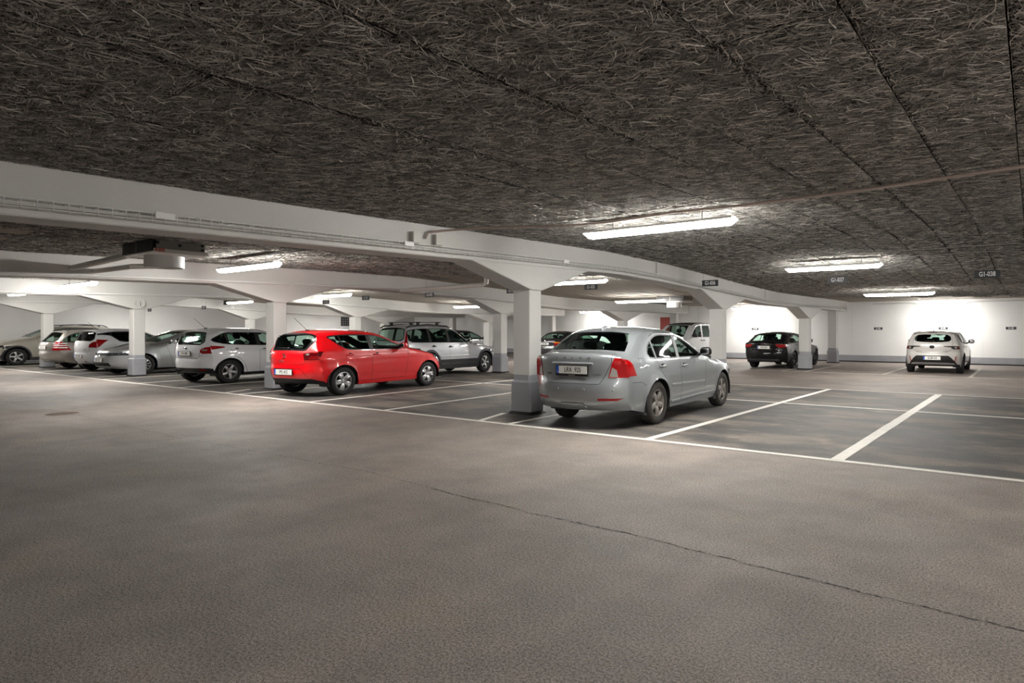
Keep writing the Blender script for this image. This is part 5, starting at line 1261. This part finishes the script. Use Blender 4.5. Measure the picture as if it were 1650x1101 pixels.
    def post(P, B, root):
        plate(B, root, 'r', .82, 'NGE 840', out=.014, blue=False); badge(B, root, 'r', .945, 0, [('disc', 0, 0, .035, .035)]); rear_text(B, root, 'r', .94, .50, '525i', .06, M_CHROME); rear_text(B, root, 'r', .94, -.50, '525tds', .06, M_CHROME); door_mirror(B, root, 1.75, .95, P['paint'])
    hatch_generic('saloon_car', 'old black saloon with amber and red tail lights parked at the back wall', paint('black_grey_paint', (34, 35, 40), .3, .28), 1.75, 1.412, 2.76, .84, 1.05, rear=R_SED(1.412, 1.05, 1.02), at=(-18.1, 23.4), head=91, belt=(.92, .92), prr=.07,
        dlo=rnd_poly([(1.86, .95), (1.55, 1.14), (1.2, 1.27), (.7, 1.32), (.2, 1.31), (-.1, 1.25), (-.35, 1.0), (-.2, .95)], 1, .12), pillars=[(.85, .85, .08), (.0, -.06, .04)],
        doors=[[(1.82, .29), (.85, .28), (.85, .95), (.85, 1.335), (1.2, 1.30), (1.58, 1.17), (1.94, .98), (1.92, .8), (1.86, .5)], [(.85, .28), (.48, .28), (.41, .47), (.26, .66), (.06, .78), (.0, .92), (-.06, 1.27), (.2, 1.34), (.85, 1.335), (.85, .95)]],
        feats=F_SED(1.02, 1.412) + [('red', [('r', .73, .52), ('r', .73, .9), ('r', .85, .9), ('r', .85, .52)]), ('amber', [('r', .85, .52), ('r', .85, .9), ('r', .91, .9), ('r', .91, .52)]), ('chrome', [('r', .655, 0), ('r', .655, .9), ('r', .68, .9), ('r', .68, 0)])],
        side=[('red', [(-1.3, .73), (-.80, .73), (-.80, .85), (-1.3, .85)]), ('amber', [(-1.3, .85), (-.80, .85), (-.82, .91), (-1.3, .91)])], post=post, shelf=(-.5, -.05, .95))
    # white van-like car facing the aisle
    Rv = [(-.2, 1.80, 0, .07), (-.55, 1.78, 0, .065), (-.68, 1.73, .03, .05), (-.71, 1.65, .05, .045), (-.74, 1.3, .09, .04), (-.76, 1.0, .12, .03), (-.77, .85, .14, .01), (-.78, .7, .18, 0), (-.80, .6, .2, 0), (-.80, .45, .2, 0), (-.74, .34, .2, 0), (-.64, .28, .2, 0)]
    hatch_generic('people_carrier', 'white tall people carrier with black roof behind the silver saloon', white, 1.81, 1.81, 2.73, .88, .76, rear=Rv, at=(-12.6, 27.0), head=-90, which=1, belt=(1.12, 1.10), nz=.95, cowl=(2.45, 1.14), hdr=(1.60, 1.68), glass=M_GLASS, tum=.12, seatz=.62, cpk=.7,
        dlo=rnd_poly([(2.12, 1.15), (1.85, 1.38), (1.60, 1.58), (1.3, 1.645), (.2, 1.66), (-.35, 1.60), (-.50, 1.2), (-.3, 1.14)], 1, .14), pillars=[(1.02, .98, .14, 'door'), (.12, .08, .10, 'door')],
        doors=[[(2.1, .32), (1.02, .32), (1.02, 1.1), (1.0, 1.70), (1.6, 1.66), (1.9, 1.42), (2.2, 1.16), (2.12, .8), (2.06, .5)], [(1.02, .32), (.50, .32), (.45, .5), (.3, .66), (.1, .8), (.05, 1.1), (.08, 1.70), (1.0, 1.70), (1.02, 1.1)]],
        feats=[('black', [('t', 1.62, 0), ('t', 1.62, .62), ('t', 1.0, .64), ('t', -.5, .62), ('t', -.6, 0)])], extra=dict(hl=(.70, .86, .45)), post=lambda P, B, root: (door_mirror(B, root, 1.98, 1.14, M_BLACKP), handles(B, root, [(1.14, .98), (.98 - .1, .98)], M_BLACKP)))
    # black coupe
    Rc = [(.0, 1.362, 0, .07), (-.25, 1.31, .01, .065), (-.5, 1.205, .03, .055), (-.75, 1.08, .05, .05), (-.92, 1.01, .08, .045), (-1.0, .985, .10, .03), (-1.02, .93, .13, .01), (-1.01, .82, .17, 0), (-1.02, .70, .20, 0), (-1.05, .60, .24, 0), (-1.05, .48, .26, 0), (-1.01, .34, .26, 0), (-.90, .26, .25, 0)]
    def post(P, B, root):
        plate(B, root, 'r', .80, 'KTR 469', out=.014)
        badge(B, root, 'r', .93, 0, [('ring', -.085 + .057 * i, 0, .036, .036, .0045) for i in range(4)])
        door_mirror(B, root, 1.72, .97, P['paint'])
        for sd in (-1, 1):
            p, n = B.pt('r', .36, sd * .55); MB().lathe([(.045, 0), (.05, -.005), (.05, .14), (.043, .14)], 20, 'x', (p.x - .02, p.y, .36)).build('exhaust_tip', M_CHROME, root)
    hatch_generic('coupe_car', 'black coupe with red tail lights parked behind a column at the back wall', mat('black_paint', (5, 5, 6), .35, coat=.6, spec=.1), 1.86, 1.38, 2.81, .9, 1.02, r=.325, rim=.235, rear=Rc, at=(-7.42, 23.1), head=90.5, scale=(1, .92, 1), belt=(.93, .92), nz=.76, cowl=(2.10, .97), hdr=(1.25, 1.30), tw=.245, sty=D_STY, R=.37, prr=.11, trimmat=M_CHROME, trimw=.012, tum=.24,
        dlo=rnd_poly([(1.85, .955), (1.5, 1.12), (1.2, 1.22), (.7, 1.27), (.2, 1.235), (-.2, 1.10), (-.42, .98), (-.2, .96)], 1, .12), pillars=[(.70, .62, .04)], doors=[[(1.9, .30), (.60, .30), (.50, .6), (.52, .93), (.62, 1.30), (1.2, 1.25), (1.55, 1.14), (1.95, .965), (1.98, .8), (1.94, .5)]],
        feats=[('lid', [('t', -.88, 0), ('t', -.88, .55), ('r', .95, .62), ('r', .80, .60), ('r', .68, .48), ('r', .66, 0)]), ('rglass', [('t', -.26, 0), ('t', -.26, .46), ('t', -.55, .54), ('t', -.82, .58), ('t', -.84, 0)]), ('red', [('r', .80, .58), ('r', .80, 1), ('r', .92, 1), ('r', .92, .47), ('r', .87, .50)]), ('grey', [('r', .30, 0), ('r', .30, .6), ('r', .38, .62), ('r', .38, 0)])],
        side=[('red', [(-1.3, .80), (-.72, .82), (-.66, .90), (-1.3, .92)])], post=post, shelf=(-.7, -.1, .93))
    # pale grey hatchback by the right wall
    Rw = [(-.15, 1.41, 0, .075), (-.40, 1.375, .01, .07), (-.56, 1.335, .03, .05), (-.60, 1.30, .06, .045), (-.70, 1.14, .11, .04), (-.79, 1.02, .15, .03), (-.83, .95, .18, .02), (-.84, .84, .22, 0), (-.82, .72, .24, 0), (-.85, .62, .26, 0), (-.85, .48, .27, 0), (-.80, .35, .27, 0), (-.70, .28, .25, 0)]
    def post(P, B, root):
        plate(B, root, 'r', .52, 'BCM 42E', out=.02); badge(B, root, 'r', .885, 0, [('ring', 0, 0, .072, .048, .007), ('ring', 0, .012, .05, .02, .005), ('ring', 0, 0, .02, .044, .005)], m=M_STEELB); badge(B, root, 'r', .885, 0, [('disc', 0, 0, .07, .046)], m=M_DARKALLOY, out=0)
        rear_text(B, root, 'r', .735, .40, 'COROLLA', .035, M_GREYP, sx=1.2); rear_text(B, root, 'r', .735, -.40, 'HYBRID', .035, M_GREYP, sx=1.2)
        door_mirror(B, root, 1.66, .98, M_BLACKP); handles(B, root, [(.92, .86), (.16, .88)], P['paint']); antenna(B, root, -.3, fin=True); wiper(B, root, 1.06, -.04, .30)
        for sd in (-1, 1):
            y = .84; pts = [B.pt('r', z, sd * yy) for z, yy in ((.58, .70), (.50, .685), (.42, .66))]
            MB().tube([tuple(p + n * .004) for p, n in pts], .014, 6).build('reflector', M_RED, root)
    hatch_generic('hatchback_car', 'pale grey hatchback with number plate BCM 42E at the back wall', paint('pearl_white_paint', (190, 187, 183), .05, .3), 1.79, 1.435, 2.64, .9, .85, rear=Rw, at=(-1.88, 23.4), head=90.5, tw=.22, sty=D_STY, crease=(.82, .85, .01), glass=M_GLASSD, rglass=glass_mat('dark_rear_glass', (.40, .50, .47)), scale=(1, .97, 1),
        dlo=rnd_poly([(1.80, .985), (1.42, 1.18), (1.05, 1.29), (.6, 1.345), (.2, 1.335), (-.08, 1.28), (-.30, 1.16), (-.25, 1.06), (0, 1.01)], 1, .12),
        feats=[('gate', [('r', 1.385, 0), ('r', 1.385, .52), ('r', 1.1, .60), ('r', .95, .60), ('r', .80, .57), ('r', .70, .44), ('r', .675, .2), ('r', .675, 0)]), ('rglass', [('r', 1.29, 0), ('r', 1.29, .44), ('r', 1.24, .54), ('r', 1.14, .56), ('r', 1.07, .50), ('r', 1.04, .3), ('r', 1.03, 0)]), ('brake', [('r', 1.325, 0), ('r', 1.325, .13), ('r', 1.34, .13), ('r', 1.34, 0)]),
               ('lampframe', [('r', .80, .62), ('r', .81, 1), ('r', .93, 1), ('r', .925, .60), ('r', .91, .35), ('r', .89, .35), ('r', .87, .56)]), ('clear', [('r', .83, .66), ('r', .83, .73), ('r', .90, .73), ('r', .895, .655)]), ('dred', [('r', .825, .735), ('r', .825, 1), ('r', .92, 1), ('r', .92, .735)]),
               ('black', [('r', .36, 0), ('r', .36, .62), ('r', .30, .70), ('r', .30, .74), ('r', .40, .68), ('r', .54, .56), ('r', .60, .48), ('r', .60, 0)]), ('silver', [('r', .32, 0), ('r', .32, .60), ('r', .36, .57), ('r', .375, .5), ('r', .375, 0)]), ('black', [('r', .27, 0), ('r', .27, 1), ('r', .305, 1), ('r', .305, 0)])],
        side=[('dred', [(-1.3, .82), (-.62, .83), (-.64, .925), (-1.3, .93)])], post=post, shelf=(-.6, 0, 1.0))

def arc_band(ax, z, r0, r1):
    a = np.linspace(-.28, PI + .28, 30); return [(ax + r1 * math.cos(t), z + r1 * math.sin(t)) for t in a] + [(ax + r0 * math.cos(t), z + r0 * math.sin(t)) for t in a[::-1]]
all_cars()
